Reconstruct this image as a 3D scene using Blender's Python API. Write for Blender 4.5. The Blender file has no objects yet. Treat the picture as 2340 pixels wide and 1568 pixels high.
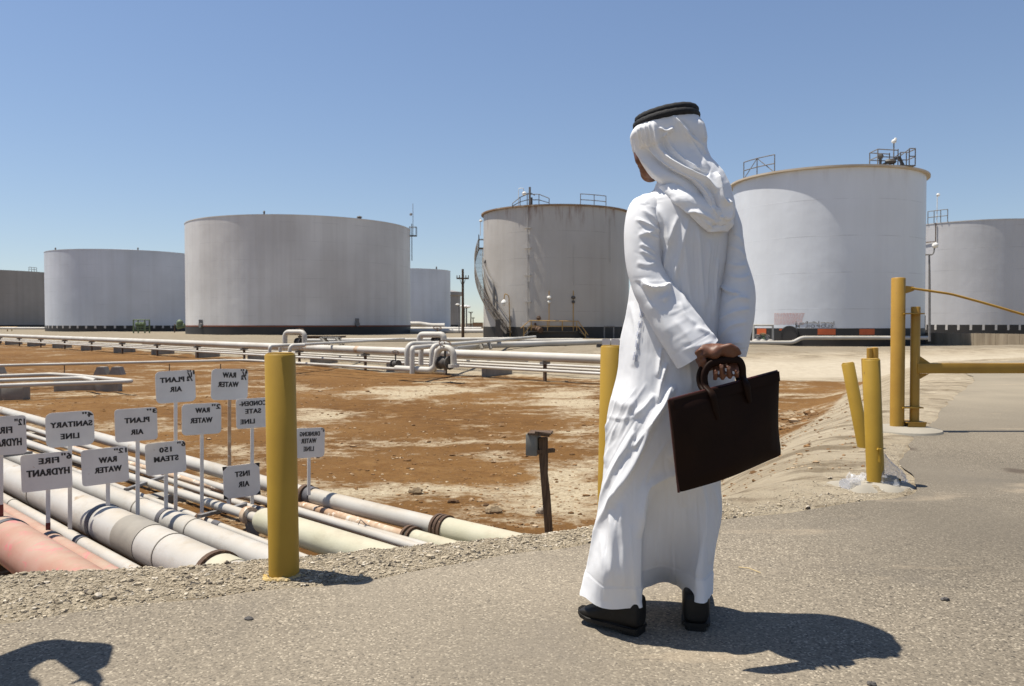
import bpy, bmesh, math, random
import numpy as np
from mathutils import Vector, Matrix
SC = bpy.context.scene
R = math.radians
random.seed(7); RNG = np.random.default_rng(7)

# ---------------------------------------------------------------- camera
CZ = 1.065; PITCH = R(1.42); F = 1820.0     # image units: 2340 x 1568
cam = bpy.data.objects.new("camera", bpy.data.cameras.new("camera"))
SC.collection.objects.link(cam)
cam.data.sensor_width = 36; cam.data.lens = 28.0
cam.data.clip_start = 0.05; cam.data.clip_end = 6000
cam.location = (0, 0, CZ); cam.rotation_euler = (math.pi/2 - PITCH, 0, 0)
SC.camera = cam
cam.data.dof.use_dof = True; cam.data.dof.focus_distance = 3.0; cam.data.dof.aperture_fstop = 9.5

# ---------------------------------------------------------------- light
SUN_EL, SUN_AZ = R(70), R(9.5)             # azimuth: from image left towards the distance
S = Vector((-math.cos(SUN_AZ)*math.cos(SUN_EL), math.sin(SUN_AZ)*math.cos(SUN_EL), math.sin(SUN_EL)))
W = bpy.data.worlds.new("World"); SC.world = W; W.use_nodes = True
nt = W.node_tree; nt.nodes.clear()
sky = nt.nodes.new("ShaderNodeTexSky"); sky.sky_type = 'NISHITA'; sky.sun_disc = False
sky.sun_elevation = SUN_EL; sky.sun_rotation = -R(80.5)
sky.altitude = 0; sky.air_density = 1.3; sky.dust_density = 0.15; sky.ozone_density = 3.2
bg = nt.nodes.new("ShaderNodeBackground"); bg.inputs[1].default_value = 0.075
wo = nt.nodes.new("ShaderNodeOutputWorld")
tint = nt.nodes.new("ShaderNodeMix"); tint.data_type = 'RGBA'; tint.blend_type = 'MULTIPLY'; tint.inputs[0].default_value = 1
tint.inputs[7].default_value = (1.04, .98, 1.02, 1)
stc = nt.nodes.new("ShaderNodeTexCoord"); sad = nt.nodes.new("ShaderNodeVectorMath"); sad.operation = 'ADD'; sad.inputs[1].default_value = (0, 0, .045)   # the dusty band on the horizon sits below the skyline
snm = nt.nodes.new("ShaderNodeVectorMath"); snm.operation = 'NORMALIZE'; nt.links.new(stc.outputs["Generated"], sad.inputs[0]); nt.links.new(sad.outputs[0], snm.inputs[0]); nt.links.new(snm.outputs[0], sky.inputs["Vector"])
nt.links.new(sky.outputs[0], tint.inputs[6]); nt.links.new(tint.outputs[2], bg.inputs[0]); nt.links.new(bg.outputs[0], wo.inputs[0])
sl = bpy.data.lights.new("sun", 'SUN'); sl.energy = 5.0; sl.angle = R(0.5); sl.color = (1.0, 0.945, 0.845)
so = bpy.data.objects.new("sun", sl); SC.collection.objects.link(so)
so.rotation_euler = S.to_track_quat('Z', 'Y').to_euler(); so.location = (-20, 10, 40)
SC.view_settings.view_transform = 'Standard'; SC.view_settings.look = 'None'
SC.view_settings.exposure = 0.58; SC.view_settings.gamma = 1.0; SC.view_settings.use_curve_mapping = False
SC.cycles.max_bounces = 6; SC.cycles.diffuse_bounces = 4; SC.cycles.transmission_bounces = 5
SC.cycles.transparent_max_bounces = 8

# ---------------------------------------------------------------- camera geometry
cp, sp_ = math.cos(PITCH), math.sin(PITCH)
def ray(u, v):
    xc = (u-1170)/F; yc = -(v-784)/F
    return Vector((xc, yc*sp_+cp, yc*cp-sp_))
def P(u, v, d):                              # point seen at (u,v) at distance y = d
    r = ray(u, v); return Vector((0, 0, CZ)) + r*(d/r.y)
def G(u, v, z):                              # point seen at (u,v) at height z
    r = ray(u, v); return Vector((0, 0, CZ)) + r*((z-CZ)/r.z)
def proj(co):                                # Nx3 -> u, v
    x = co[:, 0]; y = co[:, 1]; z = co[:, 2]-CZ
    f = y*cp - z*sp_; up = y*sp_ + z*cp
    return 1170+F*x/f, 784-F*up/f

# ---------------------------------------------------------------- objects
def link(o): SC.collection.objects.link(o); return o
def tag(o, label=None, cat=None, group=None, kind=None):
    if label: o["label"] = label
    if cat: o["category"] = cat
    if group: o["group"] = group
    if kind: o["kind"] = kind
    return o
def thing(name, loc, label, cat, group=None, rz=0):
    o = link(bpy.data.objects.new(name, None)); o.location = loc; o.rotation_euler = (0, 0, rz)
    o.empty_display_size = 0.2
    return tag(o, label, cat, group)
def root_loc(o):
    l = Vector((0, 0, 0))
    while o is not None: l = l + o.location; o = o.parent
    return l
def copy_tree(o, parent=None):
    c = o.copy(); link(c); c.parent = parent
    for ch in list(o.children): copy_tree(ch, c)
    return c

class MB:
    def __init__(s): s.v = []; s.f = []
    def add(s, vs, fs):
        b = len(s.v); s.v += [tuple(p) for p in vs]; s.f += [tuple(i+b for i in f) for f in fs]; return s
    def box(s, c, sz, rot=None, bev=0.0):
        hx, hy, hz = sz[0]/2, sz[1]/2, sz[2]/2
        c = Vector(c)
        if bev > 0:
            bm = bmesh.new(); bmesh.ops.create_cube(bm, size=1)
            for q in bm.verts: q.co = Vector((q.co.x*sz[0], q.co.y*sz[1], q.co.z*sz[2]))
            bmesh.ops.bevel(bm, geom=bm.edges[:], offset=bev, segments=2, affect='EDGES', profile=0.5)
            bm.verts.ensure_lookup_table()
            vs = [q.co.copy() for q in bm.verts]; fs = [[q.index for q in f.verts] for f in bm.faces]; bm.free()
        else:
            vs = [Vector((x, y, z)) for x in (-hx, hx) for y in (-hy, hy) for z in (-hz, hz)]
            fs = [(0, 1, 3, 2), (4, 6, 7, 5), (0, 4, 5, 1), (2, 3, 7, 6), (0, 2, 6, 4), (1, 5, 7, 3)]
        if rot is not None:
            if not isinstance(rot, Matrix): rot = Matrix.Rotation(rot, 3, 'Z')
            vs = [rot @ q for q in vs]
        return s.add([c+q for q in vs], fs)
    def bar(s, a, b, w, h=None, up=(0, 0, 1)):   # rectangular bar from a to b
        a = Vector(a); b = Vector(b); h = h or w
        d = (b-a); L = d.length
        if L < 1e-6: return s
        d.normalize(); up = Vector(up)
        if abs(d.dot(up)) > .98: up = Vector((1, 0, 0))
        x = d.cross(up).normalized(); z = x.cross(d)
        return s.box((a+b)/2, (w, L, h), Matrix((x, d, z)).transposed())
    def tube(s, pts, r, n=10, cap=True):
        pts = [Vector(p) for p in pts]; m = len(pts)
        rr = r if isinstance(r, (list, tuple)) else [r]*m
        t0 = (pts[1]-pts[0]).normalized()
        up = Vector((0, 0, 1)) if abs(t0.z) < .9 else Vector((1, 0, 0))
        nrm = t0.cross(up).normalized(); vs = []; fs = []
        for i in range(m):
            t = (pts[min(i+1, m-1)]-pts[max(i-1, 0)]).normalized()
            nrm = (nrm-t*nrm.dot(t)).normalized(); bn = t.cross(nrm)
            for k in range(n):
                a = 2*math.pi*k/n; vs.append(pts[i]+(nrm*math.cos(a)+bn*math.sin(a))*rr[i])
        for i in range(m-1):
            for k in range(n):
                k2 = (k+1) % n; fs.append((i*n+k, i*n+k2, (i+1)*n+k2, (i+1)*n+k))
        if cap: fs.append(tuple(range(n-1, -1, -1))); fs.append(tuple((m-1)*n+k for k in range(n)))
        return s.add(vs, fs)
    def lathe(s, c, prof, n=32, a0=0, a1=2*math.pi):
        c = Vector(c); full = abs(a1-a0-2*math.pi) < 1e-6; cols = n if full else n+1
        vs = []; fs = []
        for (r, z) in prof:
            for k in range(cols):
                a = a0+(a1-a0)*k/n; vs.append(c+Vector((r*math.cos(a), r*math.sin(a), z)))
        for i in range(len(prof)-1):
            for k in range(n):
                k2 = (k+1) % cols; fs.append((i*cols+k, i*cols+k2, (i+1)*cols+k2, (i+1)*cols+k))
        return s.add(vs, fs)
    def ball(s, c, r, n=10, sc=(1, 1, 1), jit=0.0):
        c = Vector(c); m = max(4, n//2); vs = []; fs = []
        for i in range(m+1):
            t = math.pi*i/m
            for k in range(n):
                a = 2*math.pi*k/n; q = Vector((math.sin(t)*math.cos(a)*sc[0], math.sin(t)*math.sin(a)*sc[1], math.cos(t)*sc[2]))
                vs.append(c+q*r*(1+random.uniform(-jit, jit)))
        for i in range(m):
            for k in range(n): fs.append((i*n+k, i*n+(k+1) % n, (i+1)*n+(k+1) % n, (i+1)*n+k))
        return s.add(vs, fs)
    def prism(s, poly, nrm, th):
        nrm = Vector(nrm).normalized(); poly = [Vector(p) for p in poly]; n = len(poly)
        vs = [p+nrm*th/2 for p in poly]+[p-nrm*th/2 for p in poly]
        fs = [tuple(range(n)), tuple(range(2*n-1, n-1, -1))]+[(i, n+i, n+(i+1) % n, (i+1) % n) for i in range(n)]
        return s.add(vs, fs)
    def grid(s, rows, closed=False):
        n = len(rows[0]); vs = [p for r_ in rows for p in r_]; fs = []
        for i in range(len(rows)-1):
            for k in range(n if closed else n-1):
                k2 = (k+1) % n; fs.append((i*n+k, i*n+k2, (i+1)*n+k2, (i+1)*n+k))
        return s.add(vs, fs)
    def build(s, name, m, parent=None, smooth=True, ang=40, local=False):
        off = Vector((0, 0, 0)) if local else root_loc(parent)
        me = bpy.data.meshes.new(name)
        vs = s.v if off.length < 1e-9 else [(p[0]-off.x, p[1]-off.y, p[2]-off.z) for p in s.v]
        me.from_pydata(vs, [], s.f); me.update()
        bm = bmesh.new(); bm.from_mesh(me); bmesh.ops.recalc_face_normals(bm, faces=bm.faces[:])
        if smooth:
            ca = R(ang)
            for f in bm.faces: f.smooth = True
            for e in bm.edges:
                if len(e.link_faces) == 2 and e.calc_face_angle(0) > ca: e.smooth = False
        bm.to_mesh(me); bm.free()
        o = link(bpy.data.objects.new(name, me)); o.parent = parent
        if m is not None: me.materials.append(m)
        return o

def bend(pts, rad, n=5):                     # round the corners of a polyline
    pts = [Vector(p) for p in pts]; out = [pts[0]]
    for i in range(1, len(pts)-1):
        a = (pts[i-1]-pts[i]); b = (pts[i+1]-pts[i])
        r_ = min(rad, a.length*.49, b.length*.49); a.normalize(); b.normalize()
        p0 = pts[i]+a*r_; p2 = pts[i]+b*r_
        for k in range(n+1):
            t = k/n; out.append(p0*(1-t)**2+pts[i]*2*t*(1-t)+p2*t*t)
    out.append(pts[-1]); return out
def cat(pts, n):                             # catmull-rom, numpy, n samples uniform in chord length
    p = np.array(pts, float); d = np.r_[0, np.cumsum(np.linalg.norm(np.diff(p, axis=0), axis=1))]
    t = np.linspace(0, d[-1], n); out = np.zeros((n, p.shape[1])); K = len(p)
    m = np.zeros_like(p)
    for i in range(K):
        a, b = max(i-1, 0), min(i+1, K-1); m[i] = (p[b]-p[a])/max(d[b]-d[a], 1e-9)
    idx = np.clip(np.searchsorted(d, t, 'right')-1, 0, K-2)
    h = (d[idx+1]-d[idx]); s = ((t-d[idx])/h)[:, None]; h = h[:, None]
    return (2*s**3-3*s**2+1)*p[idx]+(s**3-2*s**2+s)*h*m[idx]+(-2*s**3+3*s**2)*p[idx+1]+(s**3-s**2)*h*m[idx+1]
def cspline(ts, ps, tq):                     # hermite through ps at parameters ts, evaluated at tq
    ts = np.array(ts, float); ps = np.array(ps, float); K = len(ts); m = np.zeros_like(ps)
    for i in range(K):
        a, b = max(i-1, 0), min(i+1, K-1); m[i] = (ps[b]-ps[a])/(ts[b]-ts[a])
    i = np.clip(np.searchsorted(ts, tq, 'right')-1, 0, K-2); h = ts[i+1]-ts[i]; s = (tq-ts[i])/h
    return (2*s**3-3*s**2+1)*ps[i]+(s**3-2*s**2+s)*h*m[i]+(-2*s**3+3*s**2)*ps[i+1]+(s**3-s**2)*h*m[i+1]
def sstep(a, b, x):
    t = np.clip((x-a)/(b-a), 0, 1); return t*t*(3-2*t)
def vnoise(x, y, seed=0):
    xi = np.floor(x).astype(np.int64); yi = np.floor(y).astype(np.int64); fx = x-xi; fy = y-yi
    fx = fx*fx*(3-2*fx); fy = fy*fy*(3-2*fy)
    def h(a, b):
        q = (a*374761393+b*668265263+seed*974634777) & 0xFFFFFFFF
        q = ((q ^ (q >> 13))*1274126177) & 0xFFFFFFFF
        return ((q ^ (q >> 16)) & 0xFFFF)/65535.0
    return (h(xi, yi)*(1-fx)+h(xi+1, yi)*fx)*(1-fy)+(h(xi, yi+1)*(1-fx)+h(xi+1, yi+1)*fx)*fy
def fbm(x, y, o=4, seed=0):
    a = np.zeros_like(x); k = 1.0; s = 0
    for i in range(o): a += k*(vnoise(x*2**i, y*2**i, seed+i)-.5); s += k; k *= .5
    return a/s*2
def pldist(px, py, pl, signed=False):        # distance of points to a polyline (signed: left side positive)
    best = np.full(px.shape, 1e18); sg = np.ones(px.shape); tt = np.zeros(px.shape); acc = 0
    for (x0, y0), (x1, y1) in zip(pl[:-1], pl[1:]):
        dx, dy = x1-x0, y1-y0; L2 = dx*dx+dy*dy
        t = np.clip(((px-x0)*dx+(py-y0)*dy)/L2, 0, 1)
        ex, ey = px-(x0+t*dx), py-(y0+t*dy); d2 = ex*ex+ey*ey
        m = d2 < best; best = np.where(m, d2, best)
        c = dx*(py-y0)-dy*(px-x0); sg = np.where(m, np.where(c >= 0, 1, -1), sg)
        tt = np.where(m, acc+t*math.sqrt(L2), tt); acc += math.sqrt(L2)
    return (np.sqrt(best)*sg if signed else np.sqrt(best)), tt/acc
# ---------------------------------------------------------------- materials
class NT:
    def __init__(s, name):
        s.m = bpy.data.materials.new(name); s.m.use_nodes = True; s.t = s.m.node_tree; s.t.nodes.clear()
        s.b = s.n("ShaderNodeBsdfPrincipled"); s.o = s.n("ShaderNodeOutputMaterial")
        s.l(s.b.outputs[0], s.o.inputs[0]); s.tc = s.n("ShaderNodeTexCoord").outputs["Object"]
    def n(s, t, **k):
        q = s.t.nodes.new(t)
        for a, b in k.items(): setattr(q, a, b)
        return q
    def l(s, a, b): s.t.links.new(a, b)
    def put(s, sock, val):
        if hasattr(val, "links"): s.l(val, sock)
        elif isinstance(val, (tuple, list)) and len(val) == 3 and sock.type == 'RGBA': sock.default_value = (*val, 1)
        else: sock.default_value = val
    def map(s, scale=(1, 1, 1), src=None, loc=(0, 0, 0)):
        q = s.n("ShaderNodeMapping"); s.l(src or s.tc, q.inputs[0]); q.inputs["Scale"].default_value = scale; q.inputs["Location"].default_value = loc
        return q.outputs[0]
    def noise(s, scale, detail=5, rough=.55, vec=None, dist=0):
        q = s.n("ShaderNodeTexNoise"); s.l(vec or s.tc, q.inputs["Vector"])
        q.inputs["Scale"].default_value = scale; q.inputs["Detail"].default_value = detail
        q.inputs["Roughness"].default_value = rough; q.inputs["Distortion"].default_value = dist
        return q.outputs["Fac"]
    def voro(s, scale, feature='F1', out="Distance", vec=None):
        q = s.n("ShaderNodeTexVoronoi", feature=feature); s.l(vec or s.tc, q.inputs["Vector"]); q.inputs["Scale"].default_value = scale
        return q.outputs[out]
    def ramp(s, fac, *st):
        q = s.n("ShaderNodeValToRGB"); s.l(fac, q.inputs[0]); e = q.color_ramp.elements
        while len(e) < len(st): e.new(.5)
        for i, (p, c) in enumerate(st):
            e[i].position = p; e[i].color = (*c, 1) if isinstance(c, (tuple, list)) else (c, c, c, 1)
        return q.outputs[0]
    def mix(s, fac, a, b, mode='MIX'):
        q = s.n("ShaderNodeMix", data_type='RGBA', blend_type=mode)
        s.put(q.inputs[0], fac); s.put(q.inputs[6], a); s.put(q.inputs[7], b); return q.outputs[2]
    def math(s, op, a, b=0.0):
        q = s.n("ShaderNodeMath", operation=op); s.put(q.inputs[0], a); s.put(q.inputs[1], b); return q.outputs[0]
    def bump(s, h, st=.3, dist=.01, prev=None):
        q = s.n("ShaderNodeBump"); q.inputs["Strength"].default_value = st; q.inputs["Distance"].default_value = dist
        s.l(h, q.inputs["Height"])
        if prev is not None: s.l(prev, q.inputs["Normal"])
        return q.outputs[0]
    def done(s, col, rough=.7, nrm=None, metal=0, spec=.4):
        s.put(s.b.inputs["Base Color"], col); s.put(s.b.inputs["Roughness"], rough); s.b.inputs["Metallic"].default_value = metal
        s.b.inputs["Specular IOR Level"].default_value = spec
        if nrm is not None: s.l(nrm, s.b.inputs["Normal"])
        return s.m
def dusty(t, col, k):                          # blown sand lying on upward faces
    g = t.n("ShaderNodeNewGeometry"); s = t.n("ShaderNodeSeparateXYZ"); t.l(g.outputs["Normal"], s.inputs[0])
    up = t.ramp(s.outputs[2], (.55, 0.), (1.0, 1.)); n = t.ramp(t.noise(3.5, 8, .7), (.35, .25), (.65, 1.))
    col = t.mix(t.math('MULTIPLY', t.math('MULTIPLY', up, n), k), col, (.36, .295, .21))
    v = t.ramp(t.noise(1.7, 9, .75, t.map((1, 1, 2.2), loc=(6, 3, 2))), (.52, 0.), (.68, .55))
    return t.mix(t.math('MULTIPLY', v, k), col, (.24, .185, .125))
def paint(name, c, c2=None, rough=.5, scale=6, spots=None, spot_amt=.62, bump=.15, spec=.4, dust=0, chips=None):
    t = NT(name); c2 = c2 or tuple(x*.82 for x in c)
    col = t.mix(t.ramp(t.noise(scale), (.35, 0.), (.7, 1.)), c, c2)
    if spots:
        f = t.ramp(t.noise(scale*2.3, 8, .7, t.map(loc=(3, 7, 1))), (spot_amt, 0.), (spot_amt+.05, 1.))
        col = t.mix(f, col, spots)
    if chips:                                   # paint chipped off in small flakes and scrapes
        v = t.map((1, 1, .35), loc=(4, 1, 8)); f = t.ramp(t.noise(34, 7, .75, v), (.655, 0.), (.675, 1.)); g = t.ramp(t.noise(5, 4, .6), (.42, 0.), (.6, 1.))
        col = t.mix(t.math('MULTIPLY', f, g), col, chips)
        col = t.mix(t.ramp(t.noise(2.2, 6, .65, t.map((1, 1, .4))), (.48, 0.), (.75, .45)), col, tuple(x*.62 for x in c))
    if dust: col = dusty(t, col, dust)
    return t.done(col, t.math('MULTIPLY_ADD', t.noise(scale*4), .2) if False else rough, t.bump(t.noise(scale*14, 4), bump, .004), spec=spec)
RUST = (.16, .065, .028)
M_PIPE = paint("pipe_paint", (0.444, 0.425, 0.392), (0.370, 0.348, 0.303), .55, 1.3, (.26, .18, .11), .62, dust=.75)
M_PIPEF = paint("far_pipe_paint", (0.525, 0.496, 0.443), (0.410, 0.377, 0.320), .55, .7, (.42, .32, .22), .68)
M_CREAM = paint("cream_lagging", (0.464, 0.444, 0.336), (0.400, 0.380, 0.272), .75, 3, (.30, .27, .18), .66, .4, dust=.6)
M_TAPE = paint("bitumen_tape", (.055, .05, .048), (.09, .08, .07), .75, 12)
M_BAND = paint("dark_grey_band", (.085, .08, .085), (.11, .105, .11), .6, 9)
M_GREYBAND = paint("grey_primer_band", (.27, .245, .205), (.21, .19, .16), .7, 5, (.10, .09, .08), .72)
M_PINK = None
M_RUSTP = paint("rusty_pipe", (.33, .20, .115), (.50, .40, .29), .8, 5, (.62, .56, .47), .56, .4)
M_YEL = paint("yellow_paint", (0.362, 0.218, 0.020), (0.316, 0.187, 0.017), .55, 4, (.36, .20, .02), .70, .08, chips=(.10, .055, .03))
M_YELD = paint("yellow_gate_paint", (0.390, 0.220, 0.029), (0.340, 0.181, 0.023), .5, 5, (.25, .11, .03), .72, .15, chips=(.12, .06, .03))
M_STEEL = paint("grey_steel", (.20, .19, .18), (.13, .12, .11), .6, 4, RUST, .66)
M_DKST = paint("dark_steel", (.06, .055, .05), (.09, .075, .06), .6, 4, RUST, .64)
M_RAIL = paint("weathered_rail", (.17, .15, .13), (.11, .09, .07), .65, 3, RUST, .6)
M_YRAIL = paint("yellow_rail", (.42, .26, .08), (.33, .19, .06), .6, 3, RUST, .64)
M_CONC = paint("concrete", (0.288, 0.264, 0.224), (0.216, 0.196, 0.164), .9, 3, (.18, .15, .12), .68, .6)
M_CONCL = paint("pale_concrete", (0.289, 0.260, 0.209), (0.231, 0.206, 0.162), .9, 2.2, (.33, .29, .23), .7, .5)
M_BLACK = paint("black_band_paint", (.022, .021, .02), (.035, .03, .027), .55, .5, (.07, .055, .045), .66)
M_ORANGE = paint("orange_paint", (0.496, 0.104, 0.028), (0.400, 0.080, 0.024), .5, 2)
M_SIGN = paint("sign_plate_paint", (0.684, 0.661, 0.619), (0.592, 0.563, 0.522), .55, 4, (.30, .17, .09), .665, .1)
M_INK = paint("stencil_ink", (.022, .02, .02), (.05, .045, .04), .7, 40)
M_REDINK = paint("faded_red_ink", (.52, .32, .30), (.60, .46, .43), .7, 1)
M_WOOD = None
M_RUSTD = paint("rusted_metal", (.105, .062, .038), (.06, .035, .022), .85, 9, (.19, .12, .07), .58, .5)
M_GREEN = paint("green_valve_paint", (0.120, 0.165, 0.083), (0.083, 0.112, 0.060), .6, 3, RUST, .66)
M_LAMP = paint("lamp_enamel", (.75, .73, .68), None, .35, 3)
M_BAGGY = None
def _pink():
    t = NT("pink_pipe_paint")
    col = t.mix(t.ramp(t.noise(2.2, 6), (.35, 0.), (.65, 1.)), (.32, .142, .098), (.36, .215, .165))
    v = t.map((1, 1, 1.6)); st = t.ramp(t.noise(5, 10, .72, v, .8), (.55, 0.), (.64, 1.))
    col = t.mix(t.math('MULTIPLY', st, .75), col, (.50, .10, .13))
    return t.done(dusty(t, col, .7), .7, t.bump(t.noise(18), .15, .004))
M_PINK = _pink()
def _wood():
    t = NT("weathered_timber"); v = t.map((1, 1, .06))
    g = t.noise(90, 5, .6, v)
    col = t.mix(t.ramp(g, (.35, 0.), (.65, 1.)), (.045, .026, .014), (.13, .08, .045))
    return t.done(col, .85, t.bump(g, .5, .004))
M_WOOD = _wood()
def tank_mat(name, c, c2, streak=.5, rust=.0, course=2.4, seed=0, rough=.45):
    t = NT(name)
    col = t.mix(t.ramp(t.noise(.12, 5, .5, t.map(loc=(seed, seed, 0))), (.35, 0.), (.65, 1.)), c, c2)
    s1 = t.ramp(t.noise(.9, 6, .6, t.map((1, 1, .035), loc=(seed*3, 0, 0))), (.42, 0.), (.72, 1.))
    col = t.mix(t.math('MULTIPLY', s1, streak*.55), col, tuple(x*.62*k for x, k in zip(c2, (1.04, .98, .9))))
    # plate seams: courses and a few upright joints
    sep = t.n("ShaderNodeSeparateXYZ"); t.l(t.tc, sep.inputs[0])
    z = t.math('FRACT', t.math('DIVIDE', sep.outputs[2], course)); line = t.math('LESS_THAN', z, .022)
    blot = t.ramp(t.noise(.35, 5, .6, t.map((1, 1, .3), loc=(9, seed, 2))), (.45, 0.), (.6, 1.))
    col = t.mix(t.math('MULTIPLY', t.math('MULTIPLY', line, blot), .35), col, tuple(x*.5 for x in c2))
    if rust > 0:
        zz = t.ramp(t.math('DIVIDE', sep.outputs[2], 13.0), (.80, 0.), (1.0, 1.))
        rr = t.ramp(t.noise(1.3, 8, .7, t.map((1, 1, .12), loc=(2, seed, 5))), (.50, 0.), (.63, 1.))
        col = t.mix(t.math('MULTIPLY', t.math('MULTIPLY', rr, zz), rust), col, (.17, .085, .045))
    nb = t.bump(t.noise(.45, 3, .5, t.map((1, 1, .8), loc=(seed, 4, 0))), .5, .10)
    nb = t.bump(line, .3, .01, nb)
    return t.done(col, rough, nb, spec=.5)
# ---------------------------------------------------------------- terrain
FLOOR = -1.10
CREST = [(-90, -20), (-20, 1.2), (-6, 2.75), (-2.14, 3.33), (-1.2, 3.46), (-.96, 3.57), (-.53, 3.75), (-.03, 3.90), (.426, 4.15), (1.1, 4.6), (1.9, 5.3),
         (2.6, 6.6), (3.5, 8.2), (5.3, 11), (8.1, 15.3), (11, 21), (14.5, 27), (21, 33), (60, 48)]
CWID = [9, 3, 1.6, 1.2, 1.15, 1.1, 1.1, 1.1, 1.2, 1.6, 2.2, 2.5, 2.7, 2.9, 3.1, 3.2, 3.2, 3.4, 5]
BACK = [(-400, 560), (-130, 185), (-57, 89), (-30.9, 64.6), (-13.5, 43), (-3.2, 34), (3.3, 30), (10, 28.8), (13.5, 29.6), (22, 33), (60, 46)]
EDGE = [(-30, -20), (-6, -.3), (-3.2, 1.9), (-1.78, 2.77), (-.963, 3.15), (-.577, 3.27), (-.107, 3.55), (.348, 3.81), (1.11, 4.25), (1.95, 4.66), (2.55, 5.0), (2.75, 5.5),
        (3.05, 6.2), (3.7, 7.3), (4.5, 8.5), (6.2, 11.2), (9, 15.5), (12, 21.5), (16, 27), (23, 32), (50, 42)]
_cum = np.r_[0, np.cumsum([math.dist(a, b) for a, b in zip(CREST[:-1], CREST[1:])])]; _cum = _cum/_cum[-1]
def base_z(x, y): return -.42*sstep(11, 40, y)
def terrain(x, y, fine=True):
    d, t = pldist(x, y, CREST, True); w = np.interp(t, _cum, CWID)
    f1 = sstep(0, 1, (d+.04*w)/w)
    db, _ = pldist(x, y, BACK, True)
    wob = fbm(x*.12, y*.12, 3, 5)*2.0
    f2 = sstep(-11, 1.5, -db+wob*.6); f2 = np.where(db > 40, 0, f2)
    pit = f1*f2
    z = base_z(x, y)*(1-pit)+FLOOR*pit
    # floor relief
    z = z+pit*(fbm(x*.25, y*.25, 4, 11)*.10)*sstep(.6, 1, f1)
    z = z+fbm(x*1.3, y*1.3, 4, 21)*.018*sstep(-.1, .5, d)
    far = sstep(3, 14, y)*(1-pit)*sstep(.3, 2.5, d)
    z = z+far*fbm(x*.18, y*.18, 3, 31)*.08
    # rolling berms beyond the pit
    z = z+sstep(-2, -14, -db)*(d > 0)*(fbm(x*.09, y*.09, 3, 44)*.14)*(y < 80)
    de, _ = pldist(x, y, EDGE, True)
    sh = sstep(0.02, .22, de)*(1-sstep(.0, .5, d))
    z = z+sh*(.012+fbm(x*6, y*6, 3, 51)*.022)
    z = z+.22*np.exp(-((db-9.5)/3.0)**2)*(y < 60)*sstep(-6, 4, x)*sstep(2, 6, d)*sstep(0, 4, db)
    z = z-.012*(de <= 0.02)
    return z, pit, d, db, de
def tz(x, y):
    return float(terrain(np.array([float(x)]), np.array([float(y)]))[0][0])
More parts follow.
